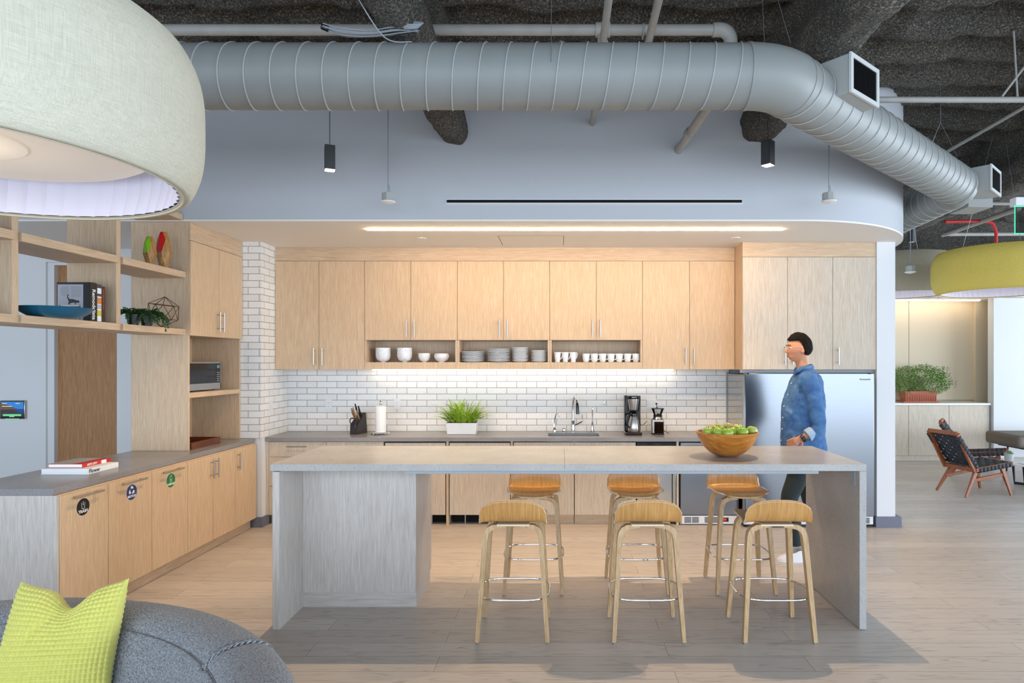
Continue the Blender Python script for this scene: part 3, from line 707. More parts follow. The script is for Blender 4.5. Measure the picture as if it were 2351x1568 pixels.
# ------------------------------------------------------------------ left-hand counter run
LX = -3.12; LXC = -3.143; LZ = BH
yb = [4524 / (1288 - v) for v in (125, 249, 349, 431, 489, 540)]; yb[0] = 3.927; y_end = 6.484
tag(MB().box(-3.795, LXC, 3.905, y_end, LZ, CT).build('worktop', 'concrete_dark', loc=(-3.45, 5.2, LZ), bevel=.002), 'grey speckled worktop of the left counter with books on it', 'worktop')
tag(MB().box(-3.78, LX + .0, 3.907, 3.925, 0, LZ - .001).build('end_panel', 'oak_grey', loc=(-3.45, 3.916, 0), smooth=False), 'pale oak end panel of the left counter facing the sofa', 'panel')
tag(MB().box(-3.79, -3.762, 3.927, y_end, 0, LZ - .001).build('back_panel', 'oak', loc=(-3.78, 5.2, 0), smooth=False), 'oak back panel of the left counter', 'panel')
ytop = LZ - .012
def sticker(dd, cy, cz, r, colname, word, icon):
    b = MB(); pts = [(math.cos(a) * r, math.sin(a) * r) for a in [2 * PI * k / 48 for k in range(48)]]
    b.prism(pts, 0, .0008, 0)
    ring = [(math.cos(a) * r * 1.05, math.sin(a) * r * 1.05) for a in [2 * PI * k / 48 for k in range(48)]]
    b.prism(ring, -.0002, .0004, 2)
    vs, fs = textmesh(word, r * (.48 if len(word) < 6 else .37), r * .014)
    k0 = len(b.v); b.add(vs, fs, 1); b.xf(Matrix.Translation((0, -r * .52, .0009)), k0)
    k0 = len(b.v)
    if icon in ('trash', 'compost'):
        top = .42 if icon == 'trash' else .25
        def ln(a, c, w=.05): 
            a = Vector(a); c = Vector(c); d_ = (c - a).normalized(); q = Vector((-d_.y, d_.x)) * w / 2
            b.add([((a + q).x, (a + q).y, 0), ((a - q).x, (a - q).y, 0), ((c - q).x, (c - q).y, 0), ((c + q).x, (c + q).y, 0)], [(0, 1, 2, 3)], 1)
        ln((-.27, .52), (-.20, -.14)); ln((.27, .52), (.20, -.14)); ln((-.2, -.14), (-.08, -.22)); ln((.2, -.14), (.08, -.22)); ln((-.1, -.22), (.1, -.22))
        if icon == 'trash': ln((-.04, .52), (.05, .60), .09); ln((-.06, .40), (.06, .32), .09); ln((.0, .28), (.08, .22), .08)
        else:
            b.add([(-.16, .58, 0), (.0, .52, 0), (.2, .80, 0), (.02, .74, 0)], [(0, 1, 2, 3)], 1); ln((-.08, .2), (.08, .1)); ln((.08, .1), (-.06, -.05)); ln((-.08, .2), (-.02, .3))
    else:
        for q in range(3):
            s0 = len(b.v)
            b.add([(-.17, .20, 0), (.17, .20, 0), (.17, .44, 0), (.06, .52, 0), (-.06, .52, 0), (-.17, .44, 0)], [(0, 1, 2, 3, 4, 5)], 1)
            b.add([(.13, .14, 0), (.36, .22, 0), (.16, .40, 0)], [(0, 1, 2)], 1)
            b.xf(Matrix.Translation((0, .22, 0)) @ Matrix.Rotation(2 * PI / 3 * q, 4, 'Z') @ Matrix.Translation((0, .03, 0)) @ Matrix.Scale(1.08, 4), s0)
    for i in range(k0, len(b.v)): v = b.v[i]; b.v[i] = (v[0] * r, v[1] * r, .0010 + v[2] * 0)
    # sticker plane -> door face (x outwards), text reads along +y
    mt = Matrix(((0, 0, 1, LX + .0008), (1, 0, 0, cy), (0, 1, 0, cz), (0, 0, 0, 1)))
    b.xf(mt)
    return b.build('sticker', [colname, 'paper_white', 'ply_edge'], dd, smooth=False)
mat('sticker_black', '#0a0a0b', .4); mat('sticker_blue', '#163a7a', .4); mat('sticker_green', '#0d7a3a', .4)
def left_unit(y0, y1, label, ndoors=1, mode='pull', kick=True):
    o = thing('base_cabinet', (-3.45, (y0 + y1) / 2, 0), label, 'cabinet', 'cabinets of the left counter')
    MB().box(-3.76, LX - FT - .001, y0 + .001, y1 - .001, .105, LZ - .002).build('body', 'oak', o, smooth=False)
    MB().box(LX - .078, LX - .06, y0, y1, 0, .104).build('kick_board', 'oak_y', o, smooth=False)
    ds = []
    for k in range(ndoors):
        a = y0 + (y1 - y0) * k / ndoors; c = y0 + (y1 - y0) * (k + 1) / ndoors
        dd = MB().box(LX - FT, LX, a + .0025, c - .0025, .105, ytop).build('door', 'oak_front', o, bevel=.001); ds.append(dd)
        if mode == 'pull':
            m_ = (a + c) / 2; handle_h((LX, m_ - .13, ytop - .028), (LX, m_ + .13, ytop - .028), (1, 0, 0), dd)
        else:
            hy = (c - .04) if (ndoors == 2 and k == 0) else (a + .04)
            handle_v(LX, hy, ytop - .20, ytop - .03, 0, dd, nrm=(1, 0, 0))
    return ds
def yz(x, y):  # pixel on the door plane -> (Y, Z)
    Y = 1450 * LX / (x - 1288); return Y, 1.7 - (y - 831) / (1450 / Y)
d1 = left_unit(yb[0], yb[1], 'oak pull-out bin cabinet with the round TRASH sticker')
d2 = left_unit(yb[1], yb[2], 'oak pull-out bin cabinet with the round RECYCLE sticker')
d3 = left_unit(yb[2], yb[3], 'oak pull-out bin cabinet with the round COMPOST sticker')
left_unit(yb[3], yb[5], 'two-door oak cabinet with paired upright handles, left counter', 2, 'door')
left_unit(yb[5], y_end - .02, 'oak cabinet with a single upright handle at the pier end', 1, 'door')
for dd, c, cn, wd, ic in ((d1, (190.5, 1163.5), 'sticker_black', 'TRASH', 'trash'), (d2, (302, 1130), 'sticker_blue', 'RECYCLE', 'recycle'), (d3, (392, 1103), 'sticker_green', 'COMPOST', 'compost')):
    y_, z_ = yz(*c); sticker(dd[0], y_, z_, .056, cn, wd, ic)
# tall unit with microwave niche
TX = -3.27; ty0 = 5.575; ty1 = 6.484; tz0 = CT + .001
s_n = 1450 / ty0
zdoor0 = 1.7 + (831 - 770) / (1450 / ty0); zdoor1 = 2.773
o = thing('tall_cabinet', (-3.53, 6.03, CT), 'tall oak unit on the left counter with a microwave niche and two upper doors', 'cabinet')
MB().box(-3.795, TX - .02, ty0, ty0 + .022, tz0, CEIL).build('side_panel', 'oak', o, bevel=.001); MB().box(-3.795, TX - .02, ty1 - .022, ty1, tz0, CEIL).build('side_panel', 'oak', o, bevel=.001)
MB().box(-3.795, -3.775, ty0 + .022, ty1 - .022, tz0, CEIL).build('back_panel', 'oak', o, smooth=False)
MB().box(-3.775, TX - .021, ty0 + .022, ty1 - .022, zdoor0 + .003, CEIL - .001).build('body', 'oak', o, smooth=False)
zs = 1.7 - (890 - 831) / (1450 / ty1)
zsh1 = 1.7 - (899 - 831) / (1450 / ty0) ; 
shz = 1.425
MB().box(-3.775, TX - .021, ty0 + .022, ty1 - .022, shz - .045, shz).build('shelf', 'oak_y', o, bevel=.001)
MB().box(TX - .018, TX - .002, ty0, ty1, zdoor1 + .004, CEIL).build('filler_board', 'oak_y', o, smooth=False)
ym = 1450 * TX / (503 - 1288)
for a, c, hy in ((ty0, ym, ym - .035), (ym, ty1, ym + .035)):
    dd = MB().box(TX - .019, TX, a + .0025, c - .0025, zdoor0, zdoor1).build('door', 'oak_front', o, bevel=.001)
    handle_v(TX, hy, 1.7 + (831 - 762) / (1450 / ym), 1.7 + (831 - 717) / (1450 / ym), 0, dd, nrm=(1, 0, 0))
SH = shz
# hanging shelf unit over the left counter
o = thing('shelf_unit', (-3.51, 4.7, 1.94), 'open oak shelving hung from the ceiling over the left counter', 'shelf')
for y0 in (2.93, 3.83, 4.729): MB().box(-3.70, -3.33, y0, y0 + .047, 1.94, 2.94).build('upright', 'oak', o, bevel=.0015)
for ya, yb_ in ((2.977, 3.83), (3.877, 4.729), (4.776, 5.574)):
    for z0, z1 in ((1.938, 1.989), (2.44, 2.495)): MB().box(-3.70, -3.31, ya, yb_ - .0005, z0, z1).build('shelf', 'oak_y', o, bevel=.0015)
MB().box(-3.72, -3.31, 2.93, 5.53, 2.942, 2.995).build('top_board', 'oak_y', o, bevel=.0015)
MB().cyl((-3.6, 3.2, 2.99), (-3.6, 3.2, 4.3), .008, 8).build('hanger_rod', 'pipe_grey', o)
# ------------------------------------------------------------------ island
IY0 = 4.006; IY1 = 4.885; IZ = 1.051; IX0 = -1.845; IX1 = 1.937; IT = .043
o = thing('kitchen_island', (0.05, 4.45, 0), 'long kitchen island with concrete top, waterfall leg and pale oak cabinet', 'kitchen island')
tp = MB().box(IX0, .0235, IY0, IY1, IZ - IT, IZ).box(.0245, IX1, IY0, IY1, IZ - IT, IZ); tp.build('top', 'concrete', o, bevel=.0012)
MB().box(IX1 - IT, IX1, IY0, IY1, .004, IZ - IT - .0005).build('waterfall_leg', 'concrete', o, bevel=.0015)
MB().box(IX0 + .012, IX0 + .055, IY0 + .006, IY1, 0, IZ - IT - .006).build('side_panel', 'oak_grey', o, bevel=.001)
cx0 = IX0 + .0555; cx1 = -1.003
MB().box(cx0, cx1, 4.37, 4.8845, .105, IZ - IT - .001).build('cabinet_body', 'oak_grey', o, bevel=.001)
MB().box(cx0, cx1 - .0, 4.385, 4.84, 0, .1045).build('kick_board', 'oak_daylit_x', o, smooth=False)
for ya in (4.03, 4.80): MB().box(cx1 + .001, IX1 - IT - .25, ya, ya + .05, IZ - IT - .022, IZ - IT - .0005).build('support_rail', 'frame_grey', o, bevel=.001)
MB().box(IX1 - IT - .33, IX1 - IT - .001, 4.06, 4.12, IZ - IT - .006, IZ - IT - .0008).box(IX1 - IT - .006, IX1 - IT - .0008, 4.06, 4.12, IZ - IT - .10, IZ - IT - .001).build('bracket', 'frame_grey', o, bevel=.001)
# ------------------------------------------------------------------ bar stools
def make_stool():
    o = thing('bar_stool', (0, 0, 0), '', 'stool')
    prof = [(.185, .703), (.170, .712), (.13, .719), (.06, .721), (-.02, .719), (-.09, .717), (-.14, .721), (-.172, .738), (-.190, .765), (-.199, .795), (-.205, .832), (-.210, .868)]
    # resample
    L = [0]
    for i in range(1, len(prof)): L.append(L[-1] + math.dist(prof[i], prof[i - 1]))
    def pt(v):
        d_ = v * L[-1]
        for i in range(1, len(L)):
            if d_ <= L[i] + 1e-9:
                t = (d_ - L[i - 1]) / (L[i] - L[i - 1]); return (prof[i - 1][0] * (1 - t) + prof[i][0] * t, prof[i - 1][1] * (1 - t) + prof[i][1] * t)
        return prof[-1]
    def fn(u, v):
        vv = v
        y, z = pt(vv); U = 2 * u - 1
        hw = .205 + .0 * vv
        if vv < .30: t = (.30 - vv) / .30; hw = .205 * (1 - .42 * t ** 2.6)
        if vv > .62: t = (vv - .62) / .38; hw = .205 * (1 - .02 * t)
        x = U * hw
        # rounded ends: pull the middle rows outwards a little
        if vv < .10: y -= 0.030 * abs(U) ** 3 * (.10 - vv) / .10
        if vv > .58: z -= 0.088 * (1 - max(0, 1 - abs(U) ** 2.5) ** .5) * ((vv - .58) / .42) ** 1.1
        sad = .010 * abs(U) ** 2 * (1 - min(1, max(0, (vv - .55) / .2)))
        wrap = .022 * abs(U) ** 2 * min(1, max(0, (vv - .5) / .3))
        return (x, y + wrap, z + sad)
    b = MB(); b.grid(fn, 29, 37); b.f = [tuple(reversed(f)) for f in b.f]
    st = b.build('seat', ['stool_wood_y', 'ply_edge'], o)
    md = st.modifiers.new('s', 'SOLIDIFY'); md.thickness = .011; md.offset = 1; md.material_offset_rim = 1
    for sy_ in (-1, 1):
        for sx_ in (-1, 1):
            pts = []; 
            def P(x, z): 
                k = (0.70 - z) / .70
                return (sx_ * x, sy_ * (.125 + .070 * k), z)
            pts = [P(.045, .694), P(.09, .694), P(.125, .690), P(.150, .676), P(.164, .652), P(.170, .62), P(.175, .56), P(.192, .30), P(.212, .012)]
            b = MB(); b.bar(pts, .047, .030, (0, 1, 0), ws=[.5, .8, 1, 1.05, 1.08, 1.05, 1, .92, .78])
            b.build('leg', 'stool_leg', o, angle=.5)
            MB().cyl((sx_ * .212, sy_ * .1945, 0), (sx_ * .212, sy_ * .1945, .013), .009, 12).build('foot_glide', 'steel_satin', o)
    MB().box(-.10, .10, -.15, .15, .697, .7085).build('mounting_plate', 'ply_edge', o, bevel=.002)
    pts = []
    for k in range(72):
        a = 2 * PI * k / 72; c, s_ = math.cos(a), math.sin(a); n_ = 3.6
        r = 1 / ((abs(c)) ** n_ + (abs(s_)) ** n_) ** (1 / n_)
        pts.append((r * c * .222, r * s_ * .195, .262))
    MB().tube(pts, .0062, 10, closed=True).build('foot_ring', 'chrome', o)
    return o
st = make_stool()
sp = [(-.293, 4.003, 0, 'left bar stool of the near row, back to the viewer'), (.53, 4.003, 0, 'middle bar stool of the near row, back to the viewer'), (1.32, 4.003, .0, 'right bar stool of the near row, nearest the concrete leg'),
      (-.203, 4.785, PI, 'left bar stool behind the island, facing the viewer'), (.567, 4.785, PI, 'middle bar stool behind the island, facing the viewer'), (1.348, 4.785, PI, 'right bar stool behind the island, under the apple bowl')]
for i, (x, y, r, lab) in enumerate(sp): place(st, 0 if i == 0 else 1, (x, y, 0), r, lab, 'plywood bar stools around the island')
# ------------------------------------------------------------------ things in the niches over the counter
NZ = shelf_top + .0005; NY = 6.93; sn = 1450 / NY
nx = lambda v: X(v, NY)
def bowl_prof(r, h, t=.004, foot=.36, belly=1.0):
    out = [(0, .0), (r * foot, 0), (r * foot, h * .07), (r * (foot + .07), h * .12)]
    for k in range(1, 9):
        a = k / 8; out.append((r * (foot + .07 + (1 - foot - .07) * math.sin(a * PI / 2) ** (.95 * belly)), h * (.12 + .88 * (1 - math.cos(a * PI / 2)) ** 1.0)))
    inn = [(max(0, x - t), max(z, h * .1) if i > 3 else h * .12) for i, (x, z) in enumerate(out)]
    inn = [(x, z) for x, z in reversed(inn[3:])] + [(0, h * .12)]
    return out + inn
proto = tag(MB().lathe(bowl_prof(.082, .085), n=36).build('bowl', 'floral_ceramic', local=True), '', 'bowl'); first = True
n_ = 0
for sx_, cnt, nm in ((881, 4, 'leftmost stack'), (930, 4, 'second stack from the left')):
    for k in range(cnt):
        place(proto, n_, (nx(sx_), NY - .02, NZ + k * .0235), k * 1.3, 'blue-flowered bowl, %s, of the %s' % (['at the bottom', 'second from the bottom', 'second from the top', 'on top'][k], nm), 'blue-flowered bowls in the left niche'); n_ += 1
pr = tag(MB().lathe(bowl_prof(.066, .075, foot=.38, belly=1.3), n=32).build('bowl', 'ceramic', local=True), '', 'bowl')
for k in range(2): place(pr, k, (nx(975), NY - .02, NZ + k * .022), 0, 'small plain white footed bowl, %s of its pair' % ['lower one', 'upper one'][k], 'plain white bowls in the left niche')
pr = tag(MB().lathe([(0, 0), (.036, 0), (.036, .006), (.05, .012), (.072, .032), (.083, .055), (.084, .07), (.079, .086), (.074, .094), (.070, .094), (.076, .08), (.079, .066), (.078, .055), (.066, .032), (.04, .014), (0, .013)], n=36).build('bowl', 'ceramic', local=True), '', 'bowl')
place(pr, 0, (nx(1015), NY - .02, NZ), 0, 'wide round white bowl at the right end of the left niche')
def plate_prof(r): return [(0, 0), (r * .6, 0), (r * .66, .002), (r * .95, .0145), (r, .017), (r * .99, .0195), (r * .9, .016), (r * .66, .006), (0, .005)]
pc = 0
for sx_, r, cnt, nm in ((1087, .129, 7, 'leftmost plate stack'), (1146, .128, 9, 'second plate stack from the left'), (1195, .090, 10, 'third plate stack from the left'), (1238, .089, 8, 'rightmost plate stack')):
    pr = tag(MB().lathe(plate_prof(r), n=40).build('plate', 'ceramic', local=True), '', 'plate'); d_ = [.0128, .0128, .0128, .0128][0]
    for k in range(cnt):
        w = 'bottom plate' if k == 0 else ('top plate' if k == cnt - 1 else '%s plate from the bottom' % ORD[k])
        place(pr, k, (nx(sx_) + random.uniform(-.002, .002), NY - .03 + (.0 if r > .1 else -.01), NZ + k * .0155), 0, 'white, %s of the %s' % (w, nm), 'white plates stacked in the middle niche')
# mugs
def make_mug(kind):
    o = thing('mug', (0, 0, 0), '', 'mug')
    if kind == 'tall': pf = [(0, 0), (.028, 0), (.029, .006), (.026, .012), (.030, .03), (.034, .06), (.034, .085), (.038, .108), (.035, .108), (.031, .085), (.031, .06), (.027, .03), (.02, .012), (0, .01)]
    else: pf = [(0, 0), (.024, 0), (.03, .006), (.036, .03), (.0385, .06), (.039, .092), (.0365, .092), (.036, .06), (.033, .03), (.027, .009), (0, .007)]
    MB().lathe(pf, n=28).build('cup', 'ceramic', o)
    h = pf[6][1] if kind != 'tall' else .1
    if kind == 'tall': pts = [(.033, 0, .098), (.046, 0, .103), (.058, 0, .092), (.056, 0, .068), (.046, 0, .045), (.030, 0, .03)]
    else: pts = [(.036, 0, .08), (.050, 0, .083), (.062, 0, .072), (.064, 0, .055), (.056, 0, .035), (.037, 0, .024)]
    sm = []
    for i in range(len(pts) - 1):
        for q in range(4):
            t = q / 4; p_ = [pts[max(0, i - 1)], pts[i], pts[i + 1], pts[min(len(pts) - 1, i + 2)]]
            sm.append(tuple(.5 * ((2 * p_[1][c]) + (-p_[0][c] + p_[2][c]) * t + (2 * p_[0][c] - 5 * p_[1][c] + 4 * p_[2][c] - p_[3][c]) * t * t + (-p_[0][c] + 3 * p_[1][c] - 3 * p_[2][c] + p_[3][c]) * t ** 3) for c in range(3)))
    sm.append(pts[-1]); MB().tube(sm, .0042, 8).build('handle', 'ceramic', o)
    return o
m1 = make_mug('tall')
for i, v in enumerate((1280, 1298, 1316)): place(m1, i, (nx(v), NY - .06, NZ), -.3 - (.5 if i == 2 else 0), '%s tall flared white mug in the right niche' % ['leftmost', 'middle', 'third'][i], 'tall white mugs in the right niche')
m2 = make_mug('short')
for i in range(7):
    place(m2, i, (nx(1345 + i * 18.9), NY - .06, NZ), -.25, 'short white mug, %s from the left in the row of seven' % ORD[i] if i < 6 else 'short white mug at the right end of the row of seven', 'short white mugs in the right niche')
# ------------------------------------------------------------------ things on the back worktop
TZ = CT + .0008
def outlet(x, y, label, double=False, Y=7.1495):
    c = px(x, y, 7.15); o = thing('wall_outlet', (c[0], Y, c[2]), label, 'outlet')
    w = .037 if not double else .058
    MB().box(c[0] - w, c[0] + w, Y - .006, Y, c[2] - .06, c[2] + .06).build('cover_plate', 'white_plastic', o, bevel=.003)
    for k in ((-.021, .021) if not double else (0,)):
        b = MB(); 
        if not double:
            b.box(c[0] - .016, c[0] + .016, Y - .008, Y - .0055, c[2] + k - .014, c[2] + k + .014)
            for q in (-.006, .006): b.box(c[0] + q - .001, c[0] + q + .001, Y - .0086, Y - .0078, c[2] + k - .003, c[2] + k + .005, 1)
            b.build('socket', ['white_plastic', 'black'], o, smooth=False)
        else: b.box(c[0] - .034, c[0] + .034, Y - .009, Y - .0055, c[2] - .034, c[2] + .034).build('switch', 'white_plastic', o, bevel=.002)
outlet(755, 929, 'white wall outlet left of the knife block'); outlet(912, 928, 'white wall outlet right of the paper towels')
outlet(1496, 929, 'wide white outlet plate behind the coffee grinder', True)
c = px(1387, 925, 7.148)
tag(MB().box(c[0] - .012, c[0] + .012, 7.138, 7.149, c[2] - .018, c[2] + .022).ball((c[0], 7.136, c[2] - .013), .006).build('wall_hook', 'steel_satin', loc=c, bevel=.002), 'small steel hook on the brick between the sink and coffee maker', 'hook')
c = px(618, 932, 6.7)
tag(MB().box(-3.0795, -3.073, 6.66, 6.735, 1.17, 1.29).build('wall_outlet', 'white_plastic', loc=(-3.077, 6.7, 1.17), bevel=.002), 'white outlet plate on the brick side wall of the pier', 'outlet')
# knife block
c = px(823, 992, 6.93); kx, ky = c[0], 6.93
o = thing('knife_block', (kx, ky, TZ), 'dark wooden knife block full of knives and black scissors', 'knife block')
b = MB(); w = .048
b.hull8([(kx - w, ky - .09, TZ), (kx + w, ky - .09, TZ), (kx + w, ky + .10, TZ), (kx - w, ky + .10, TZ)], [(kx - w, ky - .085, TZ + .105), (kx + w, ky - .085, TZ + .105), (kx + w, ky + .075, TZ + .225), (kx - w, ky + .075, TZ + .225)])
b.xf(Matrix.Translation((kx, ky, 0)) @ Matrix.Rotation(-.25, 4, 'Z') @ Matrix.Translation((-kx, -ky, 0)))
mat('block_wood', '#2e2a2c', .45, var=.2, vs=60); b.build('block', 'block_wood', o, bevel=.002)
mat('knife_handle', '#a58763', .35, metal=.4)
kn = [(-.032, .02, .14, 0), (-.010, .01, .155, 0), (.016, .015, .12, 0), (.004, .05, .175, 1), (.03, .05, .15, 1)]
for (dx_, dy_, L_, dk) in kn:
    p0 = Vector((kx + dx_, ky + dy_ - .03, TZ + .13 + (dy_ + .02) * .5)); dr_ = Vector((-.18 + dx_ * .8, -.35, 1)).normalized()
    MB().tube([p0, p0 + dr_ * .03, p0 + dr_ * L_ * .6 + Vector((-.004, 0, 0)), p0 + dr_ * L_], .01, 10, rs=[.007, .009, .0105, .006]).build('knife_handle', 'black' if dk else 'knife_handle', o)
for q, r_ in ((-.030, .026), (.022, .022)):
    pts = [(kx - .005 + q + r_ * math.cos(a), ky - .098, TZ + .145 + r_ * 1.25 * math.sin(a)) for a in [2 * PI * k / 20 for k in range(20)]]
    MB().tube(pts, .0055, 8, closed=True).build('scissor_handle', 'black', o)
MB().box(kx - .012, kx + .012, ky - .102, ky - .094, TZ + .075, TZ + .125).ball((kx - .003, ky - .102, TZ + .082), .005, .002, .005, mi=1).build('scissor_blade', ['black', 'red_paint'], o)
# paper towel
kx, ky = X(874, 6.86), 6.86
o = thing('paper_towel_holder', (kx, ky, TZ), 'upright chrome holder with a white paper towel roll', 'paper towel holder')
MB().lathe([(0, .0), (.098, 0), (.1, .004), (.096, .016), (.09, .018), (0, .018)], (kx, ky, TZ), 36).build('base', 'chrome', o)
MB().lathe([(0, .018), (.007, .018), (.007, .315), (.012, .318), (.015, .330), (.014, .352), (.008, .365), (0, .368)], (kx, ky, TZ), 18).build('rod', 'chrome', o)
b = MB().lathe([(.02, .022), (.056, .022), (.057, .03), (.057, .298), (.055, .302), (.02, .302)], (kx, ky, TZ), 40, closed=True)
b.box(kx + .0, kx + .004, ky - .0585, ky - .05, TZ + .022, TZ + .302)
b.build('paper_roll', 'paper_white', o, angle=.5)
MB().cyl((kx + .082, ky + .02, TZ + .018), (kx + .082, ky + .02, TZ + .05), .004, 8).build('tension_arm', 'chrome', o)
# fern in a white trough
def fern(o, cx, cy, z0, wx, wy, n, lmin, lmax, mname, arch=.8, leaflet=.022, seed=1, spread=1.0, up=.8):
    random.seed(seed); b = MB()
    for i in range(n):
        x0_ = cx + random.uniform(-wx, wx); y0_ = cy + random.uniform(-wy, wy)
        a = math.atan2((y0_ - cy) / wy * .7 + random.uniform(-.6, .6), (x0_ - cx) / wx + random.uniform(-.6, .6))
        L_ = random.uniform(lmin, lmax); tilt = random.uniform(.15, 1.0) * spread
        d_ = Vector((math.cos(a) * tilt, math.sin(a) * tilt, up)).normalized()
        p = Vector((x0_, y0_, z0)); N = 15; st_ = L_ / N; pts = [p.copy()]
        for k in range(N):
            d_ = (d_ + Vector((0, 0, -arch / N * (0.3 + 1.6 * k / N)))).normalized(); p = p + d_ * st_; pts.append(p.copy())
        b.tube(pts, .0012, 3, rs=[.0016 * (1 - k / (N + 1)) + .0004 for k in range(N + 1)])
        for k in range(1, N):
            t = (pts[k + 1] - pts[k - 1]).normalized(); sd = t.cross(Vector((0, 0, 1)))
            if sd.length < .01: continue
            sd.normalize(); w = leaflet * math.sin(PI * (k / N) ** .7) * random.uniform(.8, 1.15) + .003
            for q in (-1, 1):
                tip = pts[k] + (sd * q + t * .35 + Vector((0, 0, -.15))).normalized() * w; h = t * st_ * .42
                b.add([pts[k] - h, pts[k] + h, tip + h * .35, tip - h * .2], [(0, 1, 2, 3)])
    f = b.build('foliage', mname, o, angle=3); return f
kx, ky = X(1061, 6.88), 6.88
o = thing('potted_fern', (kx, ky, TZ), 'bright green fern in a white trough on the back worktop', 'plant')
b = MB(); b.hull8([(kx - .155, ky - .055, TZ), (kx + .155, ky - .055, TZ), (kx + .155, ky + .055, TZ), (kx - .155, ky + .055, TZ)], [(kx - .168, ky - .065, TZ + .125), (kx + .168, ky - .065, TZ + .125), (kx + .168, ky + .065, TZ + .125), (kx - .168, ky + .065, TZ + .125)])
b.build('planter', 'white_plastic', o, bevel=.004)
mat('soil', '#3a2c22', .95); MB().box(kx - .155, kx + .155, ky - .055, ky + .055, TZ + .12, TZ + .128).build('soil', 'soil', o, smooth=False)
fern(o, kx, ky, TZ + .122, .14, .045, 130, .14, .30, 'leaf_fern', arch=1.3, leaflet=.024, seed=4, spread=1.0, up=.9)
# faucets
def cr(pts, n=6):
    out = []
    for i in range(len(pts) - 1):
        p = [Vector(pts[max(0, i - 1)]), Vector(pts[i]), Vector(pts[i + 1]), Vector(pts[min(len(pts) - 1, i + 2)])]
        for q in range(n):
            t = q / n; out.append(.5 * ((2 * p[1]) + (p[2] - p[0]) * t + (2 * p[0] - 5 * p[1] + 4 * p[2] - p[3]) * t * t + (3 * p[1] - p[0] - 3 * p[2] + p[3]) * t ** 3))
    out.append(Vector(pts[-1])); return out
FYy = 7.04; fxx = X(1315.5, FYy)
o = thing('kitchen_faucet', (fxx, FYy, TZ), 'tall chrome gooseneck faucet behind the sink', 'faucet')
MB().lathe([(0, 0), (.026, 0), (.026, .006), (.022, .01), (.021, .13), (.018, .135), (0, .135)], (fxx, FYy, TZ), 24).build('base', 'chrome', o)
MB().tube(cr([(fxx, FYy, TZ + .13), (fxx, FYy, TZ + .30), (fxx + .01, FYy - .02, TZ + .375), (fxx + .022, FYy - .07, TZ + .405), (fxx + .034, FYy - .12, TZ + .385), (fxx + .042, FYy - .145, TZ + .33)]), .013, 14).build('spout', 'chrome', o)
MB().tube([(fxx + .042, FYy - .145, TZ + .335), (fxx + .046, FYy - .152, TZ + .28), (fxx + .05, FYy - .156, TZ + .215)], .016, 14, rs=[.014, .017, .019]).build('spray_head', 'black_gloss', o)
MB().tube(cr([(fxx + .018, FYy, TZ + .08), (fxx + .06, FYy, TZ + .10), (fxx + .10, FYy, TZ + .125), (fxx + .104, FYy, TZ + .16), (fxx + .104, FYy, TZ + .20)]), .009, 10).build('lever', 'chrome', o)
fx2 = X(1273, FYy)
o = thing('filter_faucet', (fx2, FYy, TZ), 'small curved chrome filter tap left of the main faucet', 'faucet')
MB().lathe([(0, 0), (.02, 0), (.02, .03), (.014, .045), (.010, .055), (0, .055)], (fx2, FYy, TZ), 20).build('base', 'chrome', o)
MB().tube(cr([(fx2, FYy, TZ + .05), (fx2 + .004, FYy, TZ + .14), (fx2 + .018, FYy - .02, TZ + .20), (fx2 + .036, FYy - .05, TZ + .215), (fx2 + .05, FYy - .08, TZ + .19), (fx2 + .054, FYy - .085, TZ + .155)]), .006, 10).build('spout', 'chrome', o)
for q in (-1, 1): MB().tube([(fx2 + q * .008, FYy, TZ + .05), (fx2 + q * .012, FYy, TZ + .09), (fx2 + q * .026, FYy, TZ + .14)], .004, 8).build('lever', 'chrome', o)
fx3 = X(1294.5, FYy)
tag(MB().lathe([(0, 0), (.024, 0), (.024, .004), (.017, .006), (.019, .04), (.016, .046), (0, .047)], (fx3, FYy, TZ), 22).build('air_gap_cap', 'chrome', loc=(fx3, FYy, TZ)), 'short chrome cap on the worktop between the two taps', 'faucet cap')
fx4 = X(1360, FYy)
o = thing('soap_dispenser', (fx4, FYy, TZ), 'slender chrome dispenser tap right of the main faucet', 'faucet')
MB().lathe([(0, 0), (.02, 0), (.021, .01), (.016, .05), (.010, .10), (.012, .105), (.010, .11), (0, .11)], (fx4, FYy, TZ), 20).build('base', 'chrome', o)
MB().tube(cr([(fx4, FYy, TZ + .105), (fx4, FYy, TZ + .22), (fx4, FYy - .012, TZ + .262), (fx4, FYy - .04, TZ + .275), (fx4, FYy - .07, TZ + .255)]), .006, 10).build('spout', 'chrome', o)
# coffee maker
kx, ky = X(1452.5, 6.86), 6.86
o = thing('coffee_maker', (kx, ky, TZ), 'tall black coffee maker with a steel thermal jug', 'coffee maker')
w = .087
b = MB(); b.box(kx - w, kx + w, ky + .0, ky + .12, TZ + .03, TZ + .42); b.build('column', 'black_gloss', o, bevel=.012)
MB().box(kx - w - .002, kx + w + .006, ky - .115, ky + .12, TZ, TZ + .032).build('base', 'black_gloss', o, bevel=.012)
MB().lathe([(0, .001), (.055, 0), (.058, -.004)], (kx + .004, ky - .05, TZ + .036), 28).build('hot_plate', 'chrome', o)
MB().lathe([(0, 0), (.045, 0), (.062, .11), (.062, .115), (0, .115)], (kx + .002, ky - .04, TZ + .27), 32).build('filter_basket', 'steel_satin', o)
MB().lathe([(0, 0), (.064, 0), (.066, .035), (.060, .042), (0, .042)], (kx + .002, ky - .035, TZ + .378), 32).build('lid', 'black_gloss', o)
MB().box(kx - .05, kx + .05, ky - .05, ky + .01, TZ + .255, TZ + .272).build('drip_stop', 'black', o, bevel=.004)
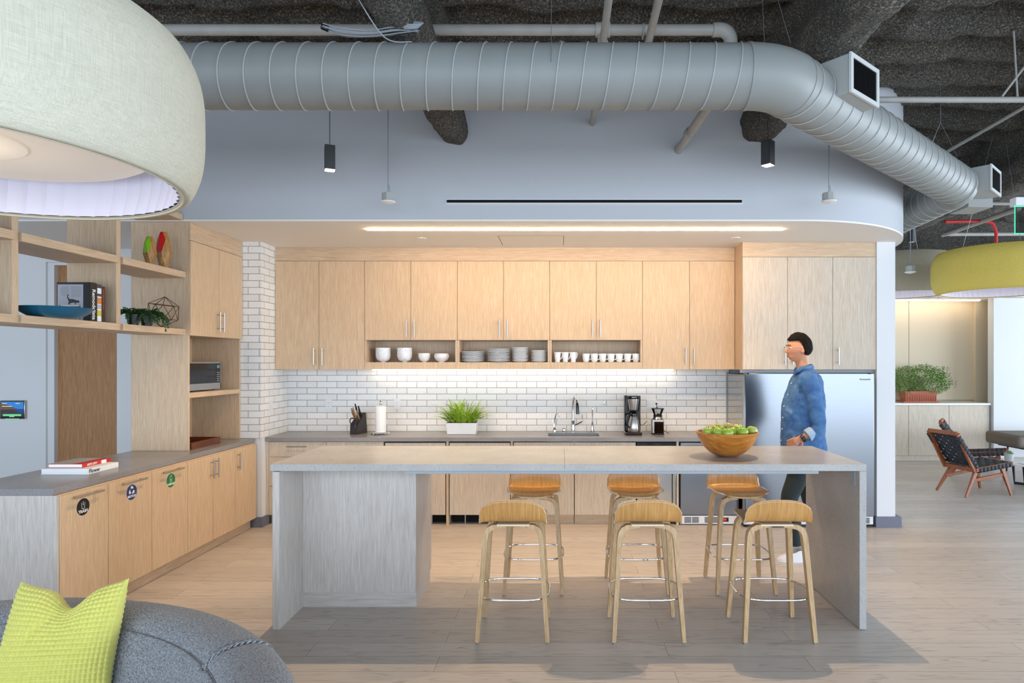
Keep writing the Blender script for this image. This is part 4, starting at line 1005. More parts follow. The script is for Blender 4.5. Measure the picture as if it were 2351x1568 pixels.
jg = MB().lathe([(0, 0), (.062, 0), (.066, .008), (.064, .05), (.056, .10), (.042, .15), (.038, .165), (0, .165)], (kx + .006, ky - .05, TZ + .034), 36).build('jug', 'steel_satin', o)
MB().lathe([(0, .165), (.040, .165), (.042, .185), (.036, .205), (.02, .215), (0, .216)], (kx + .006, ky - .05, TZ + .034), 28).build('jug_lid', 'black_gloss', jg)
MB().tube(cr([(kx - .025, ky - .095, TZ + .215), (kx - .058, ky - .115, TZ + .21), (kx - .072, ky - .125, TZ + .16), (kx - .062, ky - .12, TZ + .10), (kx - .045, ky - .105, TZ + .085)]), .0085, 10).build('jug_handle', 'black', jg)
vs, fs = textmesh('Panasonic', .013, .0003); t = MB().add(vs, fs); t.xf(Matrix.Translation((kx + .004, ky - .1018, TZ + .405)) @ Matrix.Rotation(PI / 2, 4, 'X')); t.build('lettering', 'paper_white', o, smooth=False)
MB().tube(cr([(kx + w, ky + .09, TZ + .11), (kx + w + .03, ky + .10, TZ + .085), (kx + w + .055, ky + .12, TZ + .10), (kx + w + .09, ky + .135, TZ + .13)]), .003, 8).build('power_cord', 'black', o)
# grinder
kx, ky = X(1510, 6.86), 6.86
o = thing('coffee_grinder', (kx, ky, TZ), 'steel coffee grinder with a clear hopper right of the coffee maker', 'coffee grinder')
MB().box(kx - .066, kx + .062, ky - .04, ky + .06, TZ + .01, TZ + .165).build('body', 'steel_satin', o, bevel=.008)
MB().box(kx - .068, kx + .064, ky - .06, ky + .065, TZ, TZ + .012).build('base', 'black', o, bevel=.004)
MB().box(kx - .044, kx + .058, ky - .062, ky - .041, TZ + .018, TZ + .14).build('ground_coffee_bin', 'smoke_glass', o, bevel=.006)
MB().box(kx - .036, kx + .050, ky - .058, ky - .043, TZ + .024, TZ + .11).build('ground_coffee', 'soil', o, smooth=False)
MB().lathe([(0, 0), (.062, 0), (.045, .028), (0, .028)], (kx, ky, TZ + .165), 28).build('shoulder', 'chrome', o)
MB().lathe([(.02, 0), (.047, 0), (.05, .008), (.047, .016), (.02, .016)], (kx, ky, TZ + .19), 28).build('collar', 'black', o)
MB().lathe([(.040, 0), (.068, .07), (.065, .07), (.038, .002)], (kx, ky, TZ + .206), 32, closed=True).build('hopper', 'clear_glass', o)
MB().lathe([(.0, 0), (.070, 0), (.070, .006), (0, .007)], (kx, ky, TZ + .276), 32).build('hopper_lid', 'black', o)
MB().cyl((kx - .008, ky, TZ + .283), (kx - .014, ky, TZ + .325), .0035, 8).ball((kx - .014, ky, TZ + .33), .011).ball((kx - .008, ky, TZ + .288), .012, .012, .005).build('knob', 'black', o)
MB().lathe([(0, 0), (.02, 0), (.016, .016), (0, .02)], (kx + .006, ky, TZ + .206), 18).build('feed_cone', 'black', o)
MB().tube(cr([(kx + .06, ky + .05, TZ + .05), (kx + .085, ky + .06, TZ + .03), (kx + .11, ky + .05, TZ + .012), (kx + .13, ky + .04, TZ + .006)]), .0032, 8).build('power_cord', 'black', o)
# bowl of apples on the island
bxx, byy = X(1672, 4.33), 4.36; BZ = IZ + .0008
bh = .1665; BR = .212
prof = [(0, 0), (.055, 0), (.085, .008), (.12, .028), (.155, .06), (.182, .098), (.20, .135), (BR, bh), (BR - .012, bh + .001), (.186, .135), (.168, .10), (.142, .066), (.108, .036), (.07, .02), (0, .016)]
tag(MB().lathe(prof, (bxx, byy, BZ), 64).build('fruit_bowl', 'bowl_wood', loc=(bxx, byy, BZ)), 'large turned wooden bowl of green apples on the island', 'bowl')
def make_apple():
    o = thing('apple', (0, 0, 0), '', 'apple'); pf = []
    for k in range(17):
        t = PI * k / 16; r = .039 * math.sin(t) ** .85 * (1 + .10 * math.cos(t)) ; z = .036 - .034 * math.cos(t)
        if k > 12: z -= .012 * ((k - 12) / 4) ** 1.6
        if k < 4: z += .005 * ((4 - k) / 4) ** 1.5
        pf.append((r if 0 < k < 16 else 0, z))
    MB().lathe(pf, n=28).build('fruit', 'apple_skin', o)
    mat('stem_brown', '#4a3218', .8) if 'stem_brown' not in M else None
    MB().tube([(0, 0, .054), (.001, 0, .066), (.004, 0, .076)], .0014, 6).build('stem', 'stem_brown', o)
    return o
ap = make_apple()
sA = 1450 / 4.3
al = [(1625, 990, 4.33, 'green apple at the left front of the bowl, next to the rim'), (1646, 992, 4.265, 'green apple with a russet cheek, second from left in the front row'), (1672, 993, 4.235, 'plain green apple in the middle of the front row'),
      (1704, 991, 4.27, 'yellow-blushed green apple right of centre in the front row'), (1724, 988, 4.38, 'green apple at the far right of the bowl'), (1636, 985, 4.43, 'half-hidden green apple at the left, behind the front row'),
      (1655, 988, 4.34, 'russet-topped green apple with dark stem, behind the front row left of centre'), (1670, 980, 4.45, 'topmost green apple at the back of the pile'), (1693, 983, 4.42, 'green apple at the back right of the pile'),
      (1686, 991, 4.30, 'red-flecked green apple right behind the middle front one'), (1647, 982, 4.50, 'green apple at the back left, mostly hidden'), (1703, 984, 4.50, 'green apple at the back right, mostly hidden')]
for i, (x, y, Y, lab) in enumerate(al):
    c = px(x, y, Y); a = place(ap, i, (c[0], c[1], c[2] - .036), random.uniform(0, 6), lab, 'green apples in the wooden bowl')
    a.rotation_euler = (random.uniform(-.3, .5), random.uniform(-.3, .3), random.uniform(0, 6)) if i else (0.2, 0, 0)
# ------------------------------------------------------------------ left counter: books, tray, microwave
def book(name, x0, x1, y0, y1, z0, z1, cover, label, texts=(), extra=None, spine_col=None):
    o = thing(name, ((x0 + x1) / 2, (y0 + y1) / 2, z0), label, 'book')
    b = MB(); t = .0028
    b.box(x0, x1, y0, y1, z0, z0 + t).box(x0, x1, y0, y1, z1 - t, z1).box(x1 - t, x1, y0, y1, z0 + t, z1 - t)
    b.build('cover', cover, o, bevel=.0008)
    MB().box(x0 + .004, x1 - t - .0003, y0 + .003, y1 - .003, z0 + t, z1 - t).build('pages', 'paper_white', o, smooth=False)
    for (tx_, sz, cy_, cm) in texts:
        vs, fs = textmesh(tx_, sz, .0006, 'LEFT'); m_ = MB().add(vs, fs)
        m_.xf(Matrix(((0, 0, 1, x1 + .0006), (1, 0, 0, cy_), (0, 1, 0, (z0 + z1) / 2), (0, 0, 0, 1)))); m_.build('spine_lettering', cm, o, smooth=False)
    return o
# spine edge runs along Y on the right; near corner of the lower book at pixel (201,1090)
c = px(201, 1090, 0 or 1450 * (1.7 - CT) / (1090 - 831)); bx1, by1 = c[0], c[1]
q = px(93, 1090, by1); bx0 = q[0]
s_far = 1450 * (1.7 - CT) / (1076 - 831)
bz = CT + .0008; s_b = 1450 / by1; hb_ = 13.0 / s_b
yfar = 1450 * bx1 / (272 - 1288)
book('book', bx0, bx1, by1, yfar, bz, bz + hb_, 'paper_white', 'large white book titled Flower, lying on the left counter', [('Flower', .038, by1 + .012, 'black')])
zt = bz + hb_ + .0006; y2 = by1 + .045
x2 = px(189, 1075, y2)[0]; x20 = px(110, 1075, y2)[0]; yf2 = 1450 * x2 / (255 - 1288)
ob = book('book', x20, x2, y2, yf2, zt, zt + 8.6 / s_b, 'red_book', 'red and grey book with ARTS CITY on its spine, lying on the white book', [('ARTS CITY', .020, y2 + .045, 'paper_white')])
MB().box(x20 + .001, x2 - .075, y2 + .001, yf2 - .001, zt + 8.6 / s_b, zt + 8.6 / s_b + .0006).build('cover_photo', 'pot_grey', ob, smooth=False)
MB().box(x2 - .0006, x2 + .0012, yf2 - .10, yf2 - .05, zt + .001, zt + 8.6 / s_b - .001).build('spine_band', 'paper_white', ob, smooth=False)
# microwave: its door faces +x
mz0 = SH + .012; mz1 = 1.70; mx1 = -3.36; my0 = 5.60; my1 = 6.24
o = thing('microwave_oven', ((mx1 - .18), (my0 + my1) / 2, SH), 'silver and black microwave in the niche of the tall oak unit', 'microwave')
MB().box(mx1 - .36, mx1 - .012, my0, my1, mz0, mz1).build('casing', 'steel_side', o, bevel=.004)
MB().box(mx1 - .012, mx1, my0, my1, mz0, mz0 + .06).box(mx1 - .012, mx1, my0, my1, mz1 - .012, mz1).box(mx1 - .012, mx1, my1 - .01, my1, mz0, mz1).build('front_frame', 'steel_satin', o, smooth=False)
MB().box(mx1 - .010, mx1 - .001, my0 + .004, my1 - .085, mz0 + .062, mz1 - .014).build('door_glass', 'black_gloss', o, bevel=.001)
kp = MB().box(mx1 - .010, mx1 - .001, my1 - .083, my1 - .012, mz0 + .062, mz1 - .014).build('control_panel', 'black', o, smooth=False)
b = MB(); b.box(mx1 - .0008, mx1 + .0005, my1 - .072, my1 - .024, mz1 - .06, mz1 - .03, 1)
for r_ in range(5):
    for k in range(3): b.box(mx1 - .0008, mx1 + .0004, my1 - .072 + k * .018, my1 - .060 + k * .018, mz0 + .075 + r_ * .02, mz0 + .085 + r_ * .02)
mat('display_blue', '#6d8796', .3); b.build('keys', ['cable_grey', 'display_blue'], kp, smooth=False)
for k in (my0 + .05, my1 - .05): MB().cyl((mx1 - .05, k, SH + .0006), (mx1 - .05, k, SH + .0125), .012, 12).build('foot', 'black', o)
# wooden tray
tr = MB(); ax0, ax1, ay0, ay1 = -3.70, -3.30, 5.64, 6.12; tzz = CT + .0008; tb = .012; th = .06
o = thing('serving_tray', (-3.5, 5.88, tzz), 'dark walnut tray with low sides on the counter below the microwave', 'tray')
MB().box(ax0, ax1, ay0, ay1, tzz, tzz + .008).build('tray_floor', 'walnut_x', o, smooth=False)
for a in ((ax0, ax1, ay0, ay0 + tb), (ax0, ax1, ay1 - tb, ay1), (ax0, ax0 + tb, ay0 + tb, ay1 - tb), (ax1 - tb, ax1, ay0 + tb, ay1 - tb)): MB().box(a[0], a[1], a[2], a[3], tzz + .008, tzz + th).build('side', 'walnut_x', o, bevel=.001)
# ------------------------------------------------------------------ things on the hanging shelves
SZ = 1.9895
# blue dish
yb_ = 4.16; c = px(127, 722, yb_)
r = 70 / (1450 / yb_); bxq = -3.33 - .155
b = MB().lathe([(0, 0), (.11, 0), (.15, .014), (.185, .036), (.21, .066), (.2065, .067), (.18, .040), (.145, .02), (.1, .008), (0, .008)], (X(127, yb_), yb_, SZ), 56)
tag(b.build('dish', 'teal_glaze', loc=(X(127, yb_), yb_, SZ)), 'wide shallow teal dish on the lower hanging shelf', 'dish')
# row of books standing across the shelf, spines facing +x, back cover of the first facing the viewer
def sbook(y0, y1, h, depth, cover, label, fx=-3.325):
    o = thing('book', (fx - depth / 2, (y0 + y1) / 2, SZ), label, 'book', None)
    t = .003
    MB().box(fx - depth, fx, y0, y0 + t, SZ + .0004, SZ + h).box(fx - depth, fx, y1 - t, y1, SZ + .0004, SZ + h).box(fx - t, fx, y0 + t, y1 - t, SZ + .0004, SZ + h).build('cover', cover, o, bevel=.0006)
    MB().box(fx - depth + .004, fx - t - .0003, y0 + t, y1 - t, SZ + .003, SZ + h - .004).build('pages', 'paper_white', o, smooth=False)
    return o
fx = -3.345; Yb0 = 4.49; sB = 1450 / Yb0
H1 = (737 - 648) / sB
o = sbook(Yb0, Yb0 + .062, .278, .24, 'black', 'thick black book with white Remodelista spine and a cat photo on its back', fx)
bw0 = fx - .233; bw1 = fx - .052
cv = MB().box(bw0, bw1, Yb0 - .0012, Yb0 - .0002, SZ + .002, SZ + .262)
mat('photo_grey', '#b9bcc8', .5); mat('photo_grey_light', '#d8dae2', .5); mat('photo_dark', '#3a3a42', .5)
ox, oz = bw0, SZ + .002; sW_ = .181; sH_ = .26
def pr_(u0, u1, v0, v1, mi): cv.box(ox + sW_ * u0, ox + sW_ * u1, Yb0 - .0018, Yb0 - .0010, oz + sH_ * v0, oz + sH_ * v1, mi)
for r_ in range(9): pr_(.53, .93, .93 - r_ * .033, .942 - r_ * .033, 3)
for r_ in range(8): pr_(.12 + (.05 if r_ in (0, 7) else 0), .46 - (.04 if r_ in (1, 7) else 0), .93 - r_ * .033, .942 - r_ * .033, 3)
pr_(.08, .90, .40, .435, 1); pr_(.10, .90, .27, .30, 1); pr_(.10, .90, .13, .155, 1)
pr_(.12, .86, .375, .398, 2); pr_(.13, .6, .235, .262, 2); pr_(.15, .84, .09, .125, 2); pr_(.16, .5, .02, .07, 2); pr_(.08, .11, .05, .44, 2); pr_(.86, .89, .05, .44, 2); pr_(.6, .84, .05, .09, 1)
cat_ = [(.40, .445), (.42, .47), (.44, .52), (.42, .58), (.375, .64), (.38, .70), (.42, .725), (.45, .72), (.44, .705), (.41, .69), (.41, .65), (.47, .60), (.60, .60), (.72, .57), (.79, .555), (.82, .575), (.84, .55), (.87, .515), (.85, .50), (.80, .50), (.76, .50), (.73, .50), (.72, .45), (.69, .45), (.69, .50), (.60, .50), (.50, .49), (.48, .445), (.45, .445), (.45, .48)]
n0 = len(cat_); k0 = len(cv.v)
cv.add([(ox + sW_ * a, Yb0 - .0022, oz + sH_ * b_) for a, b_ in cat_], [tuple(range(n0))], 4)
cv.build('back_cover_photo', ['photo_grey', 'photo_grey_light', 'photo_dark', 'cable_grey', 'black'], o, smooth=False)
vs, fs = textmesh('Remodelista', .044, .0007); m_ = MB().add(vs, fs); m_.xf(Matrix(((0, 0, 1, fx + .0006), (0, 1, 0, Yb0 + .031), (-1, 0, 0, SZ + .122), (0, 0, 0, 1)))); m_.build('spine_lettering', 'paper_white', o, smooth=False)
mat('photo_orange', '#d98a3a', .5); mat('photo_yellow', '#d8c23c', .5); mat('spine_brown', '#3a2420', .5); mat('orange_ink', '#c84a1c', .5)
o = sbook(Yb0 + .064, Yb0 + .112, .272, .235, 'photo_dark', 'dark book with orange and yellow pictures down its spine', fx - .002)
b = MB(); f_ = fx - .002
for z0_, z1_, mi in ((.175, .185, 0), (.13, .173, 1), (.125, .130, 0), (.096, .124, 3), (.085, .095, 0), (.045, .085, 2), (.004, .044, 0), (.205, .245, 0)): b.box(f_, f_ + .0008, Yb0 + .068, Yb0 + .108, SZ + z0_, SZ + z1_, mi)
b.build('spine_pictures', ['paper_white', 'photo_orange', 'photo_yellow', 'photo_grey'], o, smooth=False)
o = sbook(Yb0 + .114, Yb0 + .150, .262, .235, 'spine_brown', 'brown book with orange spine lettering, against the upright', fx - .004)
vs, fs = textmesh('THE KINFOLK HOME', .016, .0003); m_ = MB().add(vs, fs); m_.xf(Matrix(((0, 0, 1, fx - .0034), (0, 1, 0, Yb0 + .132), (-1, 0, 0, SZ + .17), (0, 0, 0, 1)))); m_.build('spine_lettering', 'orange_ink', o, smooth=False)
# faceted wooden vases on the upper shelf
def facet(pts_low, z, name, label, col, cx, cy, hgt, w, red=True):
    o = thing(name, (cx, cy, z), label, 'figurine')
    rings = []; N = 6
    prof = [(.50, 0), (1.0, .42), (.80, .78), (.42, 1.0)]
    vv = []
    for i, (r_, t_) in enumerate(prof):
        for k in range(N):
            a = 2 * PI * (k + .5 * (i % 2)) / N + .3; vv.append((cx + w * r_ * math.cos(a), cy + w * r_ * math.sin(a), z + hgt * t_))
    f = [tuple(reversed(range(N)))]; mi = [0]
    for i in range(3):
        for k in range(N):
            a, b_ = i * N + k, i * N + (k + 1) % N; c_, d_ = a + N, b_ + N
            if i % 2 == 0: f += [(a, b_, c_), (b_, d_, c_)]; mi += [0, 0]
            else: f += [(a, b_, d_), (a, d_, c_)]; mi += [0, 0]
    f.append(tuple(range(3 * N, 4 * N))); mi.append(1)
    b = MB(); b.v = vv; b.f = f; b.mi = mi
    # paint the upper facets that face the viewer
    for i, fc in enumerate(b.f[:-1]):
        c_ = sum((Vector(b.v[q]) for q in fc), Vector()) / len(fc)
        if c_.z > z + hgt * .45 and c_.y < cy - w * .35 and c_.x < cx + w * .35: b.mi[i] = 1
    b.build('carved_body', ['figure_wood', col], o, smooth=False)
Z2 = 2.4955
facet(None, Z2, 'figurine', 'shorter faceted wooden figurine with a lime green top', 'green_paint', X(344, 5.20) , 5.20, .235, .052)
facet(None, Z2, 'figurine', 'taller faceted wooden figurine with a red top', 'red_paint', X(376, 5.36), 5.36, .305, .062)
# trailing plants in black pots, and the wire polyhedron
def trailing(cx, cy, label, seed):
    o = thing('potted_plant', (cx, cy, SZ), label, 'plant')
    MB().lathe([(0, 0), (.035, 0), (.048, .082), (.046, .085), (.043, .08), (0, .08)], (cx, cy, SZ), 24).build('pot', 'black', o)
    random.seed(seed); b = MB()
    for i in range(90):
        a = random.uniform(0, 2 * PI); L_ = random.uniform(.05, .13); p = Vector((cx + .03 * math.cos(a), cy + .03 * math.sin(a), SZ + .082)); d_ = Vector((math.cos(a) * .9, math.sin(a) * .9, random.uniform(.7, 1.8))).normalized()
        if a > 4.9 or a < 1.2: L_ += random.choice([0, 0, .07])
        for k in range(int(L_ / .011)):
            d_ = (d_ + Vector((random.uniform(-.15, .15), random.uniform(-.15, .15), -.20))).normalized()
            q = p + d_ * .011
            if q.z < SZ + .012 and q.x < -3.30: q.z = SZ + .012
            sd = d_.cross(Vector((random.uniform(-1, 1), random.uniform(-1, 1), random.uniform(-1, 1))))
            if sd.length < .05: continue
            sd.normalize(); w = .0105
            for s__ in (-1, 1):
                t_ = q + sd * s__ * w + d_ * .004
                b.add([p, q + d_ * .003, t_], [(0, 1, 2)]); n_r = d_.cross(sd)
                b.add([q, q + n_r * s__ * w + d_ * .004, q + d_ * .006], [(0, 1, 2)])
            p = q
    b.build('foliage', 'leaf_dark', o, angle=3)
trailing(X(306, 4.93), 4.93, 'trailing green plant in a black pot, left of the pair on the shelf', 3)
trailing(X(337, 5.06), 5.06, 'trailing green plant in a black pot, beside the wire ornament', 5)
cc = Vector((X(375, 5.30), 5.30, SZ + .122)); o = thing('wire_ornament', (cc.x, cc.y, SZ), 'open bronze wire polyhedron ornament on the lower hanging shelf', 'ornament')
ph = (1 + 5 ** .5) / 2; iv = []
for a in (-1, 1):
    for b_ in (-ph, ph): iv += [(0, a, b_), (a, b_, 0), (b_, 0, a)]
iv = [Vector(v).normalized() * .128 for v in iv]; rot = Matrix.Rotation(.5, 3, 'X') @ Matrix.Rotation(.35, 3, 'Y') @ Matrix.Rotation(.4, 3, 'Z'); iv = [rot @ v for v in iv]
lo = min(v.z for v in iv); cc.z = SZ - lo + .003
b = MB(); e = min((a - c_).length for i, a in enumerate(iv) for c_ in iv[i + 1:])
for i in range(12):
    for j in range(i + 1, 12):
        if (iv[i] - iv[j]).length < e * 1.05: b.cyl(cc + iv[i], cc + iv[j], .0026, 6)
b.build('frame', 'brass_brown', o)
# tablet on the corridor wall
tw = WY - .001; c0 = px(5, 919, tw); c1 = px(62, 961.5, tw)
o = thing('wall_tablet', ((c0[0] + c1[0]) / 2, tw, c1[2]), 'small room-booking tablet with a beach picture on the left wall', 'tablet')
MB().box(c0[0], c1[0], tw - .03, tw, c1[2], c0[2]).build('casing', 'steel_satin', o, bevel=.006)
MB().box(c0[0] + .005, c1[0] - .005, tw - .032, tw - .029, c1[2] + .006, c0[2] - .006).build('bezel', 'black_gloss', o, bevel=.002)
def emat(name, col, es=1.0):
    mat(name, '#101010', .4, emit=col, es=es)
emat('screen_sky', '#2f8fe8', .8); emat('screen_rock', '#8a6f52', .5); emat('screen_sand', '#4a4552', .5); emat('screen_green', '#7af0a8', .8); emat('screen_white', '#ffffff', .8); emat('screen_sea', '#1d52b0', .6); emat('screen_sun', '#ffa030', .9)
gx = lambda u: c0[0] + .011 + (c1[0] - c0[0] - .022) * u; gz = lambda v: c1[2] + .028 + (c0[2] - c1[2] - .042) * v
b = MB(); y_ = tw - .0326
def q4(ps, mi, dy=0): b.add([(gx(u), y_ - dy, gz(v)) for u, v in ps], [tuple(range(len(ps)))], mi)
q4([(0, 0), (1, 0), (1, 1), (0, 1)], 2); q4([(0, .5), (1, .5), (1, 1), (0, 1)], 0, .0002); q4([(.55, .5), (.75, .3), (1, .22), (1, .52), (.7, .5)], 5, .0003)
q4([(0, .46), (.78, .5), (.5, .66), (.3, .80), (.1, .9), (0, .95)], 1, .0004); q4([(.1, .03), (.9, .03), (.9, .16), (.1, .16)], 3, .0004)
for u0, u1, v0 in ((.06, .28, .86), (.65, .79, .87), (.06, .5, .67), (.38, .6, -.02)): q4([(u0, v0), (u1, v0), (u1, v0 + .04), (u0, v0 + .04)], 4, .0006)
q4([(.82 + .03 * math.cos(a), .89 + .05 * math.sin(a)) for a in [2 * PI * k / 12 for k in range(12)]], 6, .0006)
b.build('screen', ['screen_sky', 'screen_rock', 'screen_sand', 'screen_green', 'screen_white', 'screen_sea', 'screen_sun'], o, smooth=False)
MB().box(gx(.2), gx(.8), tw - .034, tw - .03, c1[2] - .002, c1[2] + .006).build('status_light', 'screen_green', o, smooth=False)
# ------------------------------------------------------------------ round spiral duct
DZ = 3.37; DR = .181; DY = 3.70
B1 = Vector((1.25, DY)); B2 = Vector((3.80, 6.04)); B3 = Vector((4.02, 8.6))
def fillet(a, b, c, r, n=10):
    d1 = (a - b).normalized(); d2 = (c - b).normalized(); ang = d1.angle(d2); t = r / math.tan(ang / 2)
    p1 = b + d1 * t; p2 = b + d2 * t; out = []
    for k in range(n + 1):
        u = k / n; out.append((p1 * (1 - u) ** 2 + b * 2 * u * (1 - u) + p2 * u * u))
    return out
path = [Vector((-5.5, DY))] + fillet(Vector((-5.5, DY)), B1, B2, .42) + fillet(B1, B2, B3, .30, 10) + [B3]
o = thing('spiral_duct', (0, DY, DZ), 'large grey spiral air duct turning the corner below the ceiling', 'duct')
def duct_seg(p0, p1): return MB().tube([(p0.x, p0.y, DZ), (p1.x, p1.y, DZ)], DR, 56)
i_b1 = 1; i_b1e = 11; i_b2 = 12; i_b2e = 22
straights = [(path[0], path[1]), (path[11], path[12]), (path[22], path[23])]
for a, c in straights: duct_seg(a, c).build('pipe_section', 'duct_grey', o)
for lo_, hi_ in ((1, 11), (12, 22)):
    pp = path[lo_:hi_ + 1]; gores = [pp[0], pp[3], pp[7], pp[10]]
    MB().tube([(p.x, p.y, DZ) for p in pp], DR + .003, 56).build('elbow', 'duct_grey', o)
for a, c in straights:
    d_ = (c - a); L_ = d_.length; d_ = d_.normalized(); nrm = Vector((-d_.y, d_.x)); pitch = .146; pts = []
    N = int(L_ / pitch * 40)
    for k in range(N + 1):
        t = k / 40; th = -2 * PI * t + .4; al_ = t * pitch; 
        if al_ > L_: break
        rr = DR + .0022
        q = a + d_ * al_ + nrm * (rr * math.cos(th)); pts.append((q.x, q.y, DZ + rr * math.sin(th)))
    MB().tube(pts, .0044, 6).build('spiral_seam', 'duct_seam', o)
for p, d_ in ((path[1], B1 - path[0]), (path[11], B2 - B1), (path[12], B2 - B1), (path[22], B3 - B2)):
    d_ = d_.normalized(); q = p - d_ * .012; q2 = p + d_ * .012
    MB().tube([(q.x, q.y, DZ), (q2.x, q2.y, DZ)], DR + .006, 56).build('collar', 'duct_grey', o)
# side outlets
def outlet_box(N, Rr, dep, z0, z1, label):
    N = Vector(N); Rr = Vector(Rr); d_ = (Rr - N).normalized(); n_ = Vector((d_.y, -d_.x)); ii = -n_ * dep
    q = [N, Rr, Rr + ii, N + ii]
    ob = MB().hull8([(p.x, p.y, z0) for p in q], [(p.x, p.y, z1) for p in q]).build('outlet_box', 'box_grey', o, bevel=.003)
    f0 = N + n_ * .012 - d_ * .006; f1 = Rr + n_ * .012 + d_ * .006; f2 = Rr + d_ * .006; f3 = N - d_ * .006
    fb = MB()
    def fr_(u0, u1, za, zb):
        a_ = N + d_ * ((Rr - N).length * u0); b_ = N + d_ * ((Rr - N).length * u1); qq = [a_ + n_ * .014, b_ + n_ * .014, b_ + n_ * .0005, a_ + n_ * .0005]
        fb.hull8([(p.x, p.y, za) for p in qq], [(p.x, p.y, zb) for p in qq])
    H = z1 - z0; fr_(-.015, 1.015, z0 - .004, z0 + H * .10); fr_(-.015, 1.015, z1 - H * .10, z1 + .004); fr_(-.015, .07, z0 + H * .10, z1 - H * .10); fr_(.93, 1.015, z0 + H * .10, z1 - H * .10)
    fb.build('frame', 'frame_light', ob, smooth=False)
    g = MB(); L_ = (Rr - N).length
    a_ = N + d_ * L_ * .07; b_ = N + d_ * L_ * .93; qq = [a_ + n_ * .002, b_ + n_ * .002, b_ + n_ * .0005, a_ + n_ * .0005]
    g.hull8([(p.x, p.y, z0 + H * .10) for p in qq], [(p.x, p.y, z1 - H * .10) for p in qq])
    for k in range(22):
        c_ = N + d_ * L_ * (.10 + .80 * k / 21); qq = [c_ + n_ * .010, c_ + d_ * .003 + n_ * .010, c_ + d_ * .003 + n_ * .002, c_ + n_ * .002]
        g.hull8([(p.x, p.y, z0 + H * .10) for p in qq], [(p.x, p.y, z1 - H * .10) for p in qq], 1)
    g.build('grille', ['gap_black', 'black'], ob, smooth=False)
outlet_box((1.735, 3.80), (2.02, 4.04), .20, 3.326, 3.56, 'box air outlet with black grille on the duct near its first bend')
outlet_box((3.98, 5.86), (4.25, 6.12), .24, 3.30, 3.535, 'box air outlet with black grille at the far bend of the duct')
MB().hull8([(4.0, 6.2, 3.22), (4.24, 6.2, 3.22), (4.24, 6.5, 3.22), (4.0, 6.5, 3.22)], [(4.0, 6.2, 3.42), (4.24, 6.2, 3.42), (4.24, 6.5, 3.42), (4.0, 6.5, 3.42)]).build('outlet_box', 'box_grey', o, bevel=.003)
# hanger wires of the duct
def wire(p0, p1, label, r=.0016, name='hanger_wire', m='wire', grp='duct hanger wires', cat='wire', sag=0):
    pts = [Vector(p0), Vector(p1)]
    if sag: pts = cr([p0, ((p0[0] + p1[0]) / 2, (p0[1] + p1[1]) / 2, (p0[2] + p1[2]) / 2 - sag), p1])
    return tag(MB().tube(pts, r, 6).build(name, m, loc=p0), label, cat, grp)
wire((X(1265, DY - .185), DY - .185, DZ), (X(1268, DY - .1), DY - .1, 4.22), 'thin wire holding the middle of the long duct')
b = MB().tube([(X(1755, 3.6), 3.60, DZ + .15), (1.17, 3.72, 4.2)], .0016, 6); tag(b.build('hanger_wire', 'wire', loc=(1.2, 3.6, 3.5)), 'left wire of the pair at the first duct bend', 'wire', 'duct hanger wires')
b = MB().tube([(X(1815, 3.58), 3.58, DZ + .137), (1.17, 3.72, 4.2)], .0016, 6); tag(b.build('hanger_wire', 'wire', loc=(1.3, 3.6, 3.5)), 'right wire of the pair at the first duct bend', 'wire', 'duct hanger wires')
b = MB().tube([(3.32, 5.77, DZ + .155), (3.42, 5.69, 3.86), (3.42, 5.69, 4.2)], .0018, 6).tube([(3.52, 5.61, DZ + .155), (3.42, 5.69, 3.86)], .0018, 6); tag(b.build('hanger_wire', 'wire', loc=(3.42, 5.5, 3.86)), 'forked wire with clip above the sloping run of duct', 'wire', 'duct hanger wires')
# ------------------------------------------------------------------ pipes
def pipe(pts, r, label, m='pipe_grey', name='pipe', n=16, grp=None):
    o = thing(name, pts[0], label, 'pipe', grp); MB().tube(pts, r, n).build('run', m, o); return o
PZ = 3.95; PY = 4.28; ex = X(1660, PY)
o = pipe([(-3.6, PY, PZ), (ex, PY, PZ)], .036, 'long horizontal grey pipe above the round duct')
MB().tube(cr([(ex - .07, PY, PZ), (ex - .01, PY, PZ), (ex + .03, PY, PZ - .02), (ex + .05, PY, PZ - .06), (ex + .05, PY, PZ - .12)]), .046, 18).build('elbow', 'pipe_grey', o)
MB().cyl((ex + .05, PY, PZ - .1), (ex + .05, PY, 3.557), .036, 16).build('drop', 'pipe_grey', o)
cx_ = X(1384, PY); MB().cyl((cx_ - .05, PY, PZ), (cx_ + .05, PY, PZ), .048, 20).build('tee_fitting', 'pipe_grey', o)
o = pipe([(1.08, PY + .05, 3.557), (1.03, 5.56, 3.557)], .036, 'grey pipe running from the duct into the bulkhead wall')
MB().cyl((1.045, 5.1, 3.557), (1.042, 5.16, 3.557), .045, 18).build('coupling', 'pipe_grey', o)
o = pipe([(.275, 2.2, 3.79), (.275, 5.56, 3.79)], .024, 'thin grey pipe crossing under the long pipe toward the bulkhead')
MB().cyl((.275, PY - .16, 3.79), (.275, PY - .05, 3.79), .034, 6).cyl((.275, PY - .05, 3.79), (.275, PY, 3.92), .03, 12).build('union_nut', 'pipe_grey', o)
o = pipe([(.56, 2.2, 3.86), (.60, 4.9, 3.86)], .026, 'grey pipe crossing the long pipe, right of the fitting')
for q in (-.03, .03): MB().tube([(.585 + q + .0, PY + .04 * math.cos(a), PZ - .01 + .05 * math.sin(a)) for a in [2 * PI * k / 20 for k in range(20)]], .005, 6, closed=True).build('clamp', 'pipe_grey', o)
pipe([(X(1283, 4.5), 4.5, 3.98), (X(1440, 4.7), 4.7, 3.88 - .06)], .020, 'thin diagonal brace pipe behind the long pipe')
